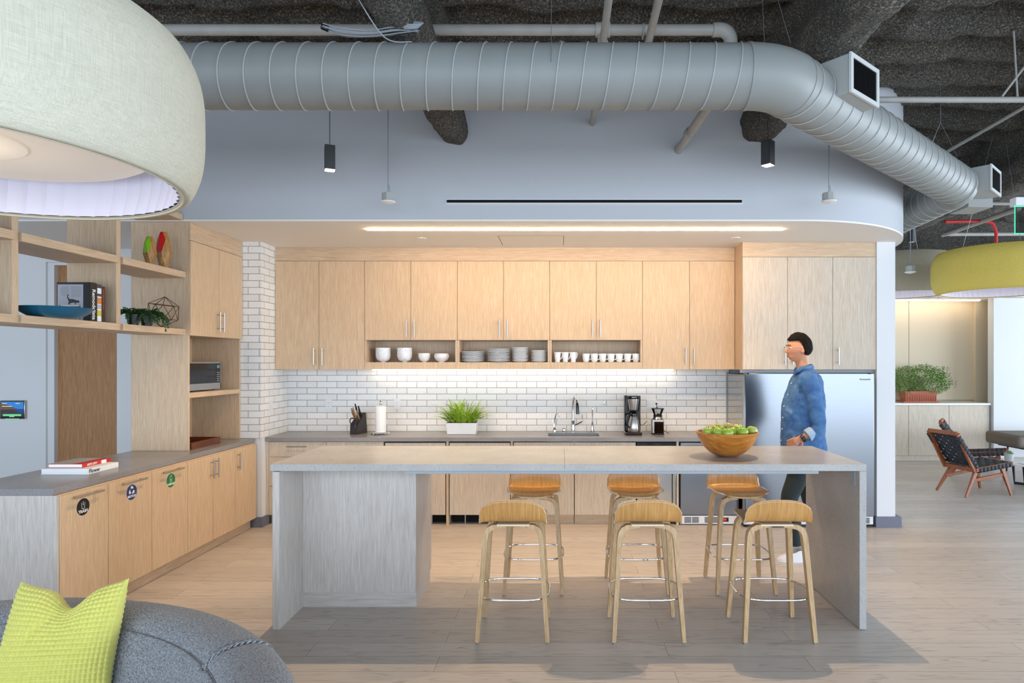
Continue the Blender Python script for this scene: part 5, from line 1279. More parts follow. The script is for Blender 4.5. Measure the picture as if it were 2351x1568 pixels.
# right-hand area
def pp(x, y, Y): return px(x, y, Y)
pipe([pp(1990, 229, 4.8), pp(2480, 229, 4.8)], .022, 'white horizontal pipe right of the first duct outlet')
pipe([pp(2351, 247, 6.0), pp(2150, 362, 6.9)], .018, 'thin pale pipe slanting down to the sloping duct')
pipe([pp(2420, 330, 7.2), pp(2270, 393, 7.9)], .018, 'thin pale pipe slanting behind the far duct outlet')
pipe([pp(2420, 467, 9.4), pp(2060, 467, 9.4)], .028, 'upper of two parallel far horizontal pipes')
pipe([pp(2420, 447, 9.8), pp(2080, 447, 9.8)], .020, 'thin far horizontal pipe at the level of the duct outlet')
pipe([pp(2165, 540, 10.0), pp(2340, 478, 8.2)], .032, 'grey pipe rising diagonally toward the exit sign')
pipe([pp(2168, 538, 10.0), pp(2420, 537, 10.0)], .028, 'lower far horizontal pipe above the yellow lamp')
o = pipe([Vector(pp(2170, 509, 9.0)), Vector(pp(2255, 507, 9.0))] + cr([pp(2262, 508, 9.0), pp(2278, 513, 9.0), pp(2286, 530, 9.0), pp(2287, 545, 9.0)]) + [Vector(pp(2287, 600, 9.0))], .022, 'red sprinkler pipe with a bend behind the yellow lamp', 'red_book', n=14)
pipe([pp(2150, 150, 4.9), pp(2151, 40, 4.9)], .004, 'thin vertical rod hanging left of the white pipe', n=6) if False else None
o = pipe([pp(2336, 222, 4.8), pp(2326, 50, 4.8)], .007, 'thin grey rod supporting the white horizontal pipe', n=8)
o = pipe([pp(2300, 222, 4.8), pp(2400, 90, 4.8)], .009, 'diagonal brace rod above the white horizontal pipe', n=8)
# coiled cable lying on the duct
random.seed(3); o = thing('cable_bundle', (X(870, 3.70), 3.70, DZ + DR + .03), 'bundle of thin grey cable tied up on top of the long duct', 'cable')
zb = DZ + DR + .016
for k in range(8):
    oy = random.uniform(-.03, .03); oz = random.uniform(0, .02)
    MB().tube(cr([(X(758 + k, 3.7), 3.60 + oy, zb + .03 + oz), (X(800, 3.7), 3.60 + oy * 1.4, zb - .0 + oz), (X(860, 3.7), 3.62 + oy, zb + .002 + oz), (X(930, 3.7), 3.60 + oy, zb + .012 + oz), (X(968, 3.7), 3.60 - oy, zb + .015 + oz * 1.3)]), .0032, 6).build('strand', 'cable_grey', o)
for k in range(5):
    a0_ = random.uniform(-.2, .2); c_ = Vector((X(955, 3.7), 3.58, zb + .03)); MB().tube([(c_.x + (.045 + .006 * k) * math.cos(a), c_.y + .02 * math.sin(a + a0_), c_.z + .018 * math.sin(a + a0_) + .006 * k) for a in [2 * PI * q / 20 for q in range(20)]], .003, 6, closed=True).build('loop', 'cable_grey', o)
MB().cyl((X(754, 3.7), 3.6, zb + .045), (X(768, 3.7), 3.6, zb + .03), .016, 10).build('end_tie', 'black', o)
wire(pp(818, -10, 3.4), pp(945, 96, 3.58), 'thin grey cable drooping from the ceiling to the cable bundle', .0035, 'cable', 'cable_grey', None, 'cable', sag=.10)
# ------------------------------------------------------------------ small pendants and sensors
def make_pendant():
    o = thing('pendant_light', (0, 0, 0), '', 'pendant light'); w = .038
    b = MB()
    for a in ((-w, w, -w, -w + .003), (-w, w, w - .003, w), (-w, -w + .003, -w, w), (w - .003, w, -w, w)): b.box(a[0], a[1], a[2], a[3], 0, .19)
    b.box(-w, w, -w, w, .187, .19); b.build('housing', 'pendant_dark', o, smooth=False)
    b = MB(); z = .03
    b.add([(-w + .003, -w + .003, .002), (w - .003, -w + .003, .002), (w - .003, w - .003, .002), (-w + .003, w - .003, .002), (-.012, -.012, .05), (.012, -.012, .05), (.012, .012, .05), (-.012, .012, .05)], [(0, 1, 5, 4), (1, 2, 6, 5), (2, 3, 7, 6), (3, 0, 4, 7)])
    b.build('reflector', 'white_plastic', o, smooth=False)
    MB().box(-.012, .012, -.012, .012, .050, .052).build('lamp', 'glow_core', o, smooth=False)
    MB().cyl((0, 0, .19), (0, 0, 1.15), .0025, 6).build('cord', 'dark_wire', o)
    return o
pd = make_pendant()
PYp = 4.95
def spot(loc, e, name, size=2.0):
    l = bpy.data.lights.new(name, 'SPOT'); l.energy = e; l.color = (1.0, .73, .46); l.spot_size = size; l.spot_blend = .35; l.shadow_soft_size = .012
    q = bpy.data.objects.new(name, l); COL.objects.link(q); q.location = loc; return q
for i, (x, y, rz, lab) in enumerate(((757, 391, .42, 'dark box pendant light left of centre over the island'), (1763, 380, .75, 'dark box pendant light on the right, in front of the beam'))):
    c = px(x, y, PYp); a = place(pd, i, c, rz, lab, 'dark box pendants over the island'); spot((c[0], c[1], c[2] + .04), 170, 'pendant_lamp')
c = px(2094, 556, 9.0); place(pd, 1, c, .4, 'small dark box pendant far away beside the yellow lamp')
def make_sensor():
    o = thing('ceiling_sensor', (0, 0, 0), '', 'sensor')
    MB().lathe([(0, .022), (.052, .022), (.052, .085), (0, .086)], n=8).build('junction_box', 'box_grey', o, angle=.3)
    MB().lathe([(0, 0), (.02, .001), (.058, .012), (.062, .018), (.056, .022), (0, .022)], n=28).build('sensor_head', 'white_plastic', o)
    MB().tube([(0, 0, .086), (.0, 0, .16), (0, 0, .9)], .0045, 8).tube(cr([(.018, 0, .086), (.012, 0, .13), (.0, 0, .17)]), .003, 6).build('stem', 'cable_grey', o)
    return o
sn_ = make_sensor()
for i, (x, y, Y, lab) in enumerate(((891, 468, 5.2, 'grey and white ceiling sensor hanging left over the kitchen'), (1903, 467, 5.2, 'grey and white ceiling sensor hanging right over the kitchen'), (2090, 628, 7.3, 'grey and white ceiling sensor in front of the taupe drum pendant'))):
    place(sn_, i, px(x, y, Y), .3 * i, lab, 'ceiling sensors')
# ------------------------------------------------------------------ big fabric drum lamps
def drum(c, Ro, Rm, H, fabric, label, nm=None, ribs=64, cords=True, glow=True):
    o = thing('drum_pendant', c, label, 'pendant light')
    pf = []
    for k in range(25):
        t = k / 24; z = H * t
        # bulging side with tight rounded lower and upper edges
        r = Rm - (Rm - Ro) * (abs(2 * t - 1) ** 3.2)
        pf.append((r, z))
    body = MB().lathe([(Ro - .035, .004), (Ro - .02, -.004), (Ro - .006, -.003)] + pf + [(Ro - .05, H + .012), (Ro - .055, H + .004)] + [(r - .022, z) for r, z in reversed(pf[2:-1])] , c, 120, closed=False)
    body.f = [f for f in body.f if len(f) == 4]; body.mi = [0] * len(body.f)
    body.build('shade', fabric, o)
    MB().tube([(c[0] + (Ro - .022) * math.cos(a), c[1] + (Ro - .022) * math.sin(a), c[2] - .001) for a in [2 * PI * k / 96 for k in range(96)]], .0045, 6, closed=True).build('lower_trim', 'ply_edge', o)
    lp = MB(); ni = ribs * 6
    def ln_(u, v):
        a = 2 * PI * u; rr = Ro - .034 - .010 * abs(math.sin(a * ribs / 2)) ** .6 + .03 * math.sin(v * PI) ; z = .006 + (H * .62) * v
        return (c[0] + rr * math.cos(a), c[1] + rr * math.sin(a), c[2] + z)
    lp.grid(ln_, ni, 8, cu=True); lp.build('pleated_liner', 'liner', o)
    MB().lathe([(0, -.012), (Ro * .5, -.01), (Ro * .80, 0), (Ro * .83, .012), (Ro * .83, .02), (0, .02)], (c[0], c[1], c[2] + H * .25), 72).build('diffuser', 'glow_white', o)
    MB().lathe([(0, 0), (Ro * .30, 0), (Ro * .30, .002)], (c[0], c[1], c[2] + H * .25 - .016), 48).build('lamp_core', 'glow_white', o)
    for k in range(3):
        a = 2 * PI * k / 3 + .4
        MB().tube([(c[0] + Ro * .7 * math.cos(a), c[1] + Ro * .7 * math.sin(a), c[2] + H * .5), (c[0] + .05 * math.cos(a), c[1] + .05 * math.sin(a), DECK)], .0022, 6).build('suspension_wire', 'wire', o)
    return o
BL = (-2.02, 2.07, 2.322)
drum(BL, .695, .745, .50, 'linen_grey', 'huge grey linen drum pendant in the upper left foreground')
l = bpy.data.lights.new('drum_lamp', 'POINT'); l.energy = 1.6; l.color = (1, .86, .68); l.shadow_soft_size = .12; q = bpy.data.objects.new('drum_lamp', l); COL.objects.link(q); q.location = (BL[0], BL[1], BL[2] + .02)
Yl = 6.84; c = px(2298, 672, Yl); yl = drum((c[0], Yl, c[2]), .60, .66, .45, 'linen_yellow', 'yellow-green linen drum pendant at the right edge'); 
Yg = 8.4; c = px(2068, 677, Yg); drum((c[0], Yg, c[2]), .60, .66, .50, 'linen_taupe', 'taupe linen drum pendant partly behind the white partition')
for q_, e_ in (((px(2298, 672, Yl)[0], Yl, px(2298, 672, Yl)[2] + .08), 1), ((px(2068, 677, Yg)[0], Yg, px(2068, 677, Yg)[2] + .08), 1)):
    l = bpy.data.lights.new('drum_lamp', 'POINT'); l.energy = e_; l.color = (1, .86, .68); l.shadow_soft_size = .12; q = bpy.data.objects.new('drum_lamp', l); COL.objects.link(q); q.location = q_
# exit sign
Ye = 5.6; c0 = px(2327, 454, Ye); c1 = px(2420, 473, Ye); c2 = px(2420, 537, Ye)
o = thing('exit_sign', ((c0[0] + c1[0]) / 2, Ye, c0[2]), 'hanging white sign box with a clear green-edged panel at the right edge', 'sign')
MB().box(c0[0], c1[0], Ye - .03, Ye + .05, c1[2], c0[2]).build('housing', 'white_plastic', o, bevel=.004)
mat('edge_green', '#3fe0a0', .3, emit='#3fe8a8', es=.9)
ed = MB(); 
for a in ((c0[0] + .01, c0[0] + .016, c2[2], c1[2]), (c0[0] + .01, c1[0], c2[2], c2[2] + .006), (c0[0] + .01, c1[0], c1[2] - .006, c1[2])): ed.box(a[0], a[1], Ye - .001, Ye + .005, a[2], a[3])
ed.build('lit_edge', 'edge_green', o, smooth=False)
glassmat('sign_panel', (.62, .64, .62), .1)
MB().box(c0[0] + .016, c1[0], Ye, Ye + .004, c2[2] + .006, c1[2] - .006).build('panel', 'sign_panel', o, smooth=False)
MB().cyl((c0[0] + .12, Ye + .01, c0[2]), (c0[0] + .12, Ye + .01, 4.2), .006, 8).build('stem', 'cable_grey', o)
# ------------------------------------------------------------------ round grey sofa with the lime pillow
SC = Vector((-2.12, 1.366)); 
def sofa_prof(side):
    return [(1.30, .05), (1.44, .08), (1.455, .20), (1.46, .45), (1.452, .58), (1.425, .648), (1.37, .678), (1.30, .682), (1.245, .666), (1.222, .642), (1.218, .630), (1.205, .632), (1.185, .600), (1.15, .52), (1.115, .42), (1.09, .375), (1.04, .368), (.9, .372), (.0, .385)]
o = thing('round_sofa', (SC.x, SC.y, 0), 'round grey woven sofa in the lower left foreground', 'sofa')
pf = sofa_prof(0); prr = cr([(r, 0, z) for r, z in pf], 3); prr = [(p.x, p.z) for p in prr]
seams = [PI * (.5 - .255), PI * .62, PI * (.5 + .42), -.25]
def sofa_fn(u, v):
    a = -0.6 + (PI + 1.2) * u; i = min(len(prr) - 1, int(round(v * (len(prr) - 1)))); r, z = prr[i]
    g = 0
    for s_ in seams:
        d_ = abs(a - s_) * 1.3; g += math.exp(-(d_ / .018) ** 2)
    if r > 1.12: z -= .012 * g; r -= .004 * g
    k = 1 + .004 * noise.noise(Vector((a * 3, r * 4, z * 5)))
    return (SC.x + r * math.cos(a) * k, SC.y + r * math.sin(a) * k, z)
b = MB(); b.grid(sofa_fn, 420, len(prr)); b.f = [tuple(reversed(f)) for f in b.f]
b.build('upholstery', 'sofa_fabric', o, angle=3)
for s_ in seams:
    pts = [(SC.x + (r + .0) * math.cos(s_), SC.y + r * math.sin(s_), z - .006) for r, z in prr if r > 1.215]
    MB().tube(pts, .009, 8).build('seam_piping', 'sofa_fabric', o)
MB().tube([(SC.x + 1.217 * math.cos(a), SC.y + 1.217 * math.sin(a), .627) for a in [-.6 + (PI + 1.2) * k / 160 for k in range(161)]], .006, 8).build('seam_piping', 'sofa_fabric', o)
MB().lathe([(0, 0), (1.2, 0), (1.2, .06), (0, .06)], (SC.x, SC.y, 0), 64).build('plinth', 'black', o)
# pillow
o = thing('throw_pillow', (-1.975, 2.40, .34), 'lime green waffle pillow with a chopped top, leaning on the sofa', 'pillow')
NP = 27 * 7; Hs = .222
def pil(sgn):
    def fn(u, v):
        U = 2 * u - 1; V = 2 * v - 1
        e = (1 - abs(U) ** 2.6) * (1 - abs(V) ** 2.6)
        t = .082 * max(0, e) ** .55
        # pinched sides between the four ears
        x = U * Hs * (1 - .10 * (1 - abs(V) ** 2) * (abs(U) ** 2)); z = V * Hs * (1 - .07 * (1 - U * U) * abs(V) ** 2)
        # karate chop in the top edge
        ch = math.exp(-((U - .08 + .04 * (1 - V)) / .30) ** 2)
        top = max(0, (V + .15) / 1.15); z -= .072 * ch * top ** 2.2; t *= 1 - .55 * ch * top ** .8
        x *= 1 - .10 * top ** 2
        z += .018 * top * abs(U) ** 3
        wv = abs(math.sin(u * PI * 27)) ** .5 * abs(math.sin(v * PI * 25)) ** .5
        cre = .012 * math.exp(-((U + .10 + .5 * (.6 - V)) / .07) ** 2) * math.exp(-((V - .35) / .35) ** 2)
        y = -(t + (.0075 * wv if e > .02 else 0) - cre) * sgn
        return (x, y, z)
    return fn
b = MB(); b.grid(pil(1), 27 * 6 + 1, 25 * 6 + 1); k = len(b.v); b.grid(pil(-1), 27 * 3 + 1, 25 * 3 + 1)
for i in range(len(b.f)):
    if b.f[i][0] >= k: b.f[i] = tuple(reversed(b.f[i]))
mt = Matrix.Translation((-1.92, 2.42, .612)) @ Matrix.Rotation(-.04, 4, 'Y') @ Matrix.Rotation(-.38, 4, 'X') @ Matrix.Rotation(.12, 4, 'Z')
b.xf(mt); b.build('cover', 'pillow_lime', o, angle=3)
# ------------------------------------------------------------------ far room furniture
FZ = 1450 * 1.7 / (1057 - 831)
cy0 = 10.86; s_ = 1450 / cy0
xs = [4.2, X(2086, cy0), X(2179, cy0), X(2272, cy0)]
for i in range(3):
    o = thing('low_cabinet', ((xs[i] + xs[i + 1]) / 2, cy0, 0), ['pale oak low cabinet next to the partition, far room', 'pale oak low cabinet under the terracotta planter, far room', 'pale oak low cabinet behind the woven chairs, far room'][i], 'cabinet', 'low cabinets of the far room')
    MB().box(xs[i] + .002, xs[i + 1] - .002, cy0 + .02, 11.38, .09, .955).build('body', 'oak_pale', o, smooth=False)
    MB().box(xs[i] + .003, xs[i + 1] - .003, cy0, cy0 + .019, .095, .95).build('door', 'oak_pale', o, bevel=.004)
    MB().box(xs[i] + .001, xs[i + 1] - .001, cy0 + .03, cy0 + .05, 0, .089).build('kick_board', 'oak_pale', o, smooth=False)
tag(MB().box(4.2, xs[3] + .01, cy0 - .02, 11.38, .957, .992).build('worktop', 'counter_white', loc=(6, 11, .957), bevel=.003), 'white worktop over the low cabinets of the far room', 'worktop')
c = px(2107, 921, 11.05); kx, ky, kz = c[0], 11.05, .9928
o = thing('potted_fern', (kx, ky, kz), 'bushy maidenhair fern in a terracotta trough on the far white worktop', 'plant')
b = MB(); b.hull8([(kx - .25, ky - .09, kz + .02), (kx + .25, ky - .09, kz + .02), (kx + .25, ky + .09, kz + .02), (kx - .25, ky + .09, kz + .02)], [(kx - .29, ky - .11, kz + .2), (kx + .29, ky - .11, kz + .2), (kx + .29, ky + .11, kz + .2), (kx - .29, ky + .11, kz + .2)])
for k in range(18): x_ = kx - .26 + .52 * k / 17; b.box(x_ - .006, x_ + .006, ky - .108, ky - .09, kz + .03, kz + .17)
b.build('planter', 'terracotta', o, smooth=False)
MB().box(kx - .31, kx + .31, ky - .12, ky + .12, kz, kz + .025).build('saucer', 'terracotta', o, bevel=.005)
random.seed(11); b = MB(); cc = Vector((kx - .0, ky, kz + .36))
for i in range(9000):
    a = random.uniform(0, 2 * PI); v = random.uniform(-.75, 1); r_ = random.uniform(.45, 1.0) ** .6
    ss = math.sqrt(max(0, 1 - v * v)); p = cc + Vector((math.cos(a) * ss * .60 * r_, math.sin(a) * ss * .28 * r_, v * .30 * r_))
    if v < -.2 and abs(p.x - kx) < .2 and random.random() < .7: continue
    k_ = noise.noise(Vector((p.x * 7, p.y * 7, p.z * 7)))
    if k_ < -.22: continue
    p += Vector((0, 0, k_ * .07))
    q = Vector((random.uniform(-1, 1), random.uniform(-1, 1), random.uniform(-1, 1))).normalized(); w_ = q.cross(Vector((random.uniform(-1, 1), random.uniform(-1, 1), .3))).normalized()
    L_ = random.uniform(.010, .019); b.add([p - q * L_ * .5, p + w_ * L_ * .5, p + q * L_ * .6, p - w_ * L_ * .5], [(0, 1, 2, 3)])
for i in range(110):
    a = random.uniform(0, 2 * PI); r_ = random.uniform(.7, 1.15); v = random.uniform(-.5, .9); ss = math.sqrt(1 - v * v)
    e_ = cc + Vector((math.cos(a) * ss * .62 * r_, math.sin(a) * ss * .28 * r_, v * .34 * r_)); b.tube([(kx + random.uniform(-.2, .2), ky, kz + .2), (cc + (e_ - cc) * .6 + Vector((0, 0, .06))), e_], .0015, 3)
    for k in range(8):
        p = e_ + Vector((random.uniform(-.03, .03), random.uniform(-.03, .03), random.uniform(-.04, .03))); q = Vector((random.uniform(-1, 1), random.uniform(-1, 1), random.uniform(-1, 1))).normalized() * .009; w_ = Vector((q.z, q.x, q.y)); b.add([p - q, p + w_, p + q, p - w_], [(0, 1, 2, 3)])
b.build('foliage', 'leaf_mid', o, angle=3)
# woven lounge chairs: forward = +x at rotation 0
def make_lounge():
    o = thing('lounge_chair', (0, 0, 0), '', 'chair')
    W_ = .235
    B0 = Vector((-.13, 0, .335)); B1_ = Vector((-.40, 0, .80)); F0 = Vector((-.13, 0, .335)); F1_ = Vector((.42, 0, .40))
    def rail(a, c, name, w=.034, h=.05):
        b = MB(); b.bar([a, c], h, w, (0, 0, 1)); return b.build(name, 'walnut', o, bevel=.005)
    for sy in (-1, 1):
        off = Vector((0, sy * W_, 0))
        rail(B0 + off + Vector((-.01, 0, -.02)), B1_ + off, 'back_rail'); rail(F0 + off + Vector((-.03, 0, -.0)), F1_ + off, 'seat_rail')
        b = MB(); b.bar([Vector((-.10, sy * (W_ - .04), .30)), Vector((-.28, sy * (W_ + .0), .0))], .045, .030, (1, 0, 0), ws=[1.15, .65]); b.build('leg', 'walnut', o, bevel=.004)
        b = MB(); b.bar([Vector((.30, sy * (W_ - .04), .345)), Vector((.40, sy * (W_ + .0), .0))], .045, .030, (1, 0, 0), ws=[1.15, .65]); b.build('leg', 'walnut', o, bevel=.004)
        b = MB(); b.bar([Vector((-.17, sy * (W_ - .035), .20)), Vector((.34, sy * (W_ - .035), .27))], .04, .022, (0, 0, 1)); b.build('side_stretcher', 'walnut', o, bevel=.003)
    for p in (B1_, F1_, F0 + Vector((-.02, 0, .0))):
        b = MB(); b.bar([p + Vector((0, -W_, 0)), p + Vector((0, W_, 0))], .05, .034, (0, 0, 1)); b.build('cross_rail', 'walnut', o, bevel=.006)
    def weave(a, c, nx_, ny_, name):
        d_ = (c - a); L_ = d_.length; d_ = d_.normalized(); n_ = Vector((-d_.z, 0, d_.x)); n_ = n_ if n_.z > 0 or n_.x > 0 else -n_
        b = MB(); sw = 2 * W_ / ny_
        for j in range(ny_):   # straps along the rail direction
            y0 = -W_ + sw * (j + .5); hw = sw * .44; N = nx_ * 4; vs = []
            for k in range(N + 1):
                t = k / N; s__ = a + d_ * (L_ * t) + n_ * (.020 + .0045 * math.cos(PI * (t * nx_ + j)))
                vs += [(s__.x, y0 - hw, s__.z), (s__.x, y0 + hw, s__.z)]
            b.add(vs, [(2 * k, 2 * k + 1, 2 * k + 3, 2 * k + 2) for k in range(N)])
        sl = L_ / nx_
        for i in range(nx_):   # straps across, wrapped round the side rails
            t0 = sl * (i + .5); hw = sl * .44; N = ny_ * 4; vs = []
            for k in range(N + 1):
                t = k / N; q = a + d_ * t0 + n_ * (.020 - .0045 * math.cos(PI * (t * ny_ + i))); yy = -W_ - .018 + (2 * W_ + .036) * t
                vs += [tuple(Vector((q.x, yy, q.z)) - d_ * hw), tuple(Vector((q.x, yy, q.z)) + d_ * hw)]
            for sy, e in ((1, 0), (-1, 0)):
                pass
            b.add(vs, [(2 * k, 2 * k + 1, 2 * k + 3, 2 * k + 2) for k in range(N)])
            for sy in (-1, 1):
                y1 = sy * (W_ + .0195); q0 = a + d_ * t0 + n_ * .022; q1 = a + d_ * t0 - n_ * .028
                b.add([tuple(Vector((q0.x, y1, q0.z)) - d_ * hw), tuple(Vector((q0.x, y1, q0.z)) + d_ * hw), tuple(Vector((q1.x, y1, q1.z)) + d_ * hw), tuple(Vector((q1.x, y1, q1.z)) - d_ * hw)], [(0, 1, 2, 3)])
                q2 = q1 - n_ * .001; y2 = sy * (W_ - .02)
                b.add([tuple(Vector((q2.x, y1, q2.z)) - d_ * hw), tuple(Vector((q2.x, y1, q2.z)) + d_ * hw), tuple(Vector((q2.x, y2, q2.z)) + d_ * hw), tuple(Vector((q2.x, y2, q2.z)) - d_ * hw)], [(0, 1, 2, 3)])
        w = b.build(name, 'webbing', o, angle=3); md = w.modifiers.new('s', 'SOLIDIFY'); md.thickness = .003
    weave(B0 + Vector((0.01, 0, .03)), B1_ + Vector((.008, 0, -.03)), 9, 8, 'back_webbing'); weave(F0 + Vector((.03, 0, 0)), F1_ - Vector((.02, 0, 0)), 9, 8, 'seat_webbing')
    return o
lc = make_lounge()
place(lc, 0, (5.30, 8.20, 0), .20, 'nearer woven black strap lounge chair, its back to the white partition', 'woven lounge chairs in the far room')
place(lc, 1, (6.14, 9.42, 0), -.62, 'farther woven black strap lounge chair, turned toward the viewer', 'woven lounge chairs in the far room')
# coffee table
c = px(2345, 1072, 8.3)
o = thing('coffee_table', (6.55, 8.45, 0), 'low table with white top and black crossed base at the right edge', 'table')
MB().lathe([(0, 0), (.53, 0), (.55, .006), (.55, .022), (0, .028)], (6.55, 8.45, .325), 64).build('tabletop', 'counter_white', o)
for a in (.2, 1.25, 2.3): 
    d_ = Vector((math.cos(a), math.sin(a), 0)) * .42; c_ = Vector((6.55, 8.45, 0)); b = MB()
    b.bar([c_ - d_ + Vector((0, 0, .325)), c_ - d_ * .95 + Vector((0, 0, .025)), c_ + d_ * .95 + Vector((0, 0, .025)), c_ + d_ + Vector((0, 0, .325))], .035, .035, (-d_.y, d_.x, 0)); b.build('leg_frame', 'black', o, bevel=.003)
kx, ky, kz = 6.10, 8.60, .3535
o = thing('succulent_pot', (kx, ky, kz), 'small green succulent in a grey pot on the low table', 'plant')
MB().lathe([(0, 0), (.045, 0), (.052, .03), (.056, .10), (.051, .10), (.046, .09), (0, .09)], (kx, ky, kz), 28).build('pot', 'pot_grey', o)
random.seed(2); b = MB()
for i in range(60):
    a = i * 2.4; r_ = .008 + .042 * i / 60; p = Vector((kx + r_ * math.cos(a), ky + r_ * math.sin(a), kz + .125 - .03 * i / 60)); d_ = Vector((math.cos(a), math.sin(a), 1.0 - .9 * i / 60)).normalized() * .022; s__ = Vector((-math.sin(a), math.cos(a), 0)) * .007
    b.add([p - s__, p + d_ * .6 - s__ * 1.3, p + d_, p + d_ * .6 + s__ * 1.3, p + s__], [(0, 1, 2, 3, 4)])
mat('leaf_succulent', '#7fae6a', .5, var=.3, vs=80); b.build('foliage', 'leaf_succulent', o, angle=3)
tag(MB().box(6.10, 6.27, 8.26, 8.42, .3536, .3555).build('paper_sheet', 'paper_white', loc=(6.18, 8.34, .3536), smooth=False), 'loose white sheet lying on the low table beside the succulent', 'paper')
# taupe bench
c = px(2295, 1000, 9.6)
o = thing('bench', (7.5, 9.6, 0), 'taupe upholstered bench at the right edge of the far room', 'bench')
MB().box(6.70, 9.4, 9.25, 10.0, .43, .62).build('cushion', 'taupe', o, bevel=.05, bseg=4)
MB().box(6.85, 9.4, 9.35, 9.9, .40, .43).build('base_rail', 'black', o, smooth=False)
for p in ((6.95, 9.4), (6.95, 9.85), (9.2, 9.4)): MB().cyl((p[0], p[1], 0), (p[0] + .02, p[1], .40), .014, 10).build('leg', 'black', o)
# ------------------------------------------------------------------ walking man behind the island
def skin_mesh(name, chains, parent, m, level=2, vox=None, root=0, sm=0):
    """chains: list of [ (x,y,z,rx,ry) ...] polylines; the first point of later chains may join an earlier vertex (index)"""
    me = bpy.data.meshes.new(name); vs = []; es = []; rad = []
    for ch in chains:
        prev = None
        for p in ch:
            if isinstance(p, int): prev = p; continue
            vs.append(p[:3]); rad.append((p[3], p[4] if len(p) > 4 else p[3])); k = len(vs) - 1
            if prev is not None: es.append((prev, k))
            prev = k
    off = Vector(parent.location); me.from_pydata([tuple(Vector(v) - off) for v in vs], es, []); o = bpy.data.objects.new(name, me); COL.objects.link(o); o.parent = parent
    sk = o.modifiers.new('skin', 'SKIN'); sk.use_smooth_shade = True
    for i, r_ in enumerate(rad): me.skin_vertices[0].data[i].radius = r_
    me.skin_vertices[0].data[root].use_root = True
    sb_ = o.modifiers.new('sub', 'SUBSURF'); sb_.levels = level; sb_.render_levels = level
    me.materials.append(M[m]); return o
PYY = 5.49
def P3(x, y, dy=0): s__ = 1450 / (PYY + dy); return ((x - 1288) / s__, PYY + dy, 1.7 - (y - 831) / s__)
def E_(x, y, dy, r, r2=None): p = P3(x, y, dy); return (p[0], p[1], p[2], r, r if r2 is None else r2)
o = thing('person', (P3(1845, 0)[0], PYY, 0), 'man in a blue denim shirt and dark trousers walking behind the island', 'person')
man = o
# body: head sculpted on a grid, neck, forearm, hand and fingers, joined by a voxel remesh into one surface
hc = Vector(P3(1833, 801)); hb_ = MB()
def head(u, v):
    a = 2 * PI * u; ph_ = -PI / 2 + PI * v
    # ellipsoid; -x is forwards (the face)
    x = -math.cos(a) * math.cos(ph_); y = math.sin(a) * math.cos(ph_); z = math.sin(ph_)
    X_ = x * .098; Y_ = y * .076; Z_ = z * .118
    if z < -.1 and x > 0: X_ *= 1 - .55 * min(1, (-z - .1) / .7)       # back of skull tucks into the neck
    if z < 0: Y_ *= 1 - .22 * (-z)
    if x < 0:                                            # profile of the face
        f = -x; c_ = math.exp(-(y / .34) ** 2)
        def g(zc, w): return math.exp(-((Z_ - zc) / w) ** 2)
        X_ -= f * c_ * (.004 * g(.035, .014) + .022 * math.exp(-(y / .21) ** 2) * g(-.026, .013) + .014 * math.exp(-(y / .18) ** 2) * g(-.006, .018) + .006 * g(-.055, .007) + .007 * g(-.069, .007) + .016 * g(-.100, .018))
        X_ += f * .007 * math.exp(-((abs(y) - .38) / .16) ** 2) * g(.008, .014) + f * c_ * (.004 * g(-.0615, .004) + .005 * g(-.08, .008) + .007 * g(.012, .01))
        if z < -.55: X_ -= .012 * f
    return (hc.x + X_, hc.y + Y_, hc.z + Z_)
hb_.grid(head, 64, 56, cu=True)
body = hb_
# neck (tilted slightly forward) and upper torso inside the shirt
body.tube([P3(1840, 815), P3(1843, 840), P3(1849, 862), P3(1852, 885)], .06, 20, rs=[.058, .056, .062, .085])
body.tube([P3(1852, 880), P3(1850, 930), P3(1848, 980), P3(1845, 1020), P3(1845, 1045)], .1, 20, rs=[.09, .11, .10, .10, .10])
for sy in (-1, 1):  # ears
    k = len(body.v); body.ball((0, 0, 0), .021, .010, .033, 14, 10); body.xf(Matrix.Translation((hc.x + .012, hc.y + sy * .077, hc.z - .008)) @ Matrix.Rotation(.25, 4, 'Y') @ Matrix.Rotation(sy * .25, 4, 'Z'), k)
def limb(pts, rs): body.tube(cr(pts, 4), .03, 14, rs=[rs[0] + (rs[-1] - rs[0]) * k / (4 * (len(pts) - 1)) for k in range(4 * (len(pts) - 1) + 1)])
def arm(dy, sh, el, wr, hand_dir):
    sh = tuple(Vector(sh) + Vector((0, -dy * .03, -.03)))
    limb([sh, tuple((Vector(sh) + Vector(el)) / 2), el], [.034, .034]); limb([el, tuple((Vector(el) + Vector(wr)) / 2), wr], [.034, .026])
    w_ = Vector(wr); d_ = Vector(hand_dir).normalized(); n_ = Vector((0, 1 if dy < 0 else -1, 0)); s_ = d_.cross(n_).normalized()
    k = len(body.v)
    # palm
    for q in range(3): body.ball(tuple(w_ + d_ * (.03 + .022 * q) ), .03, .016, .03, 12, 8)
    fl = [.070, .080, .075, .060]
    for q in range(4):
        b0 = w_ + d_ * .085 + s_ * (.030 - .020 * q); c1_ = d_; p = b0; pts = [b0 - d_ * .02, b0]
        for j in range(3):
            c1_ = (c1_ + n_ * (.30 + .06 * j)).normalized(); p = p + c1_ * fl[q] * (.42, .33, .25)[j]; pts.append(p)
        body.tube(pts, .008, 8, rs=[.0095, .0095, .009, .008, .0068])
    t0 = w_ + d_ * .03 + s_ * .026; t1 = t0 + (d_ * .6 + s_ * .8).normalized() * .035; t2 = t1 + (d_ * .95 + s_ * .25 + n_ * .2).normalized() * .032
    body.tube([t0 - s_ * .02, t0, t1, t2], .01, 8, rs=[.012, .012, .0105, .008])
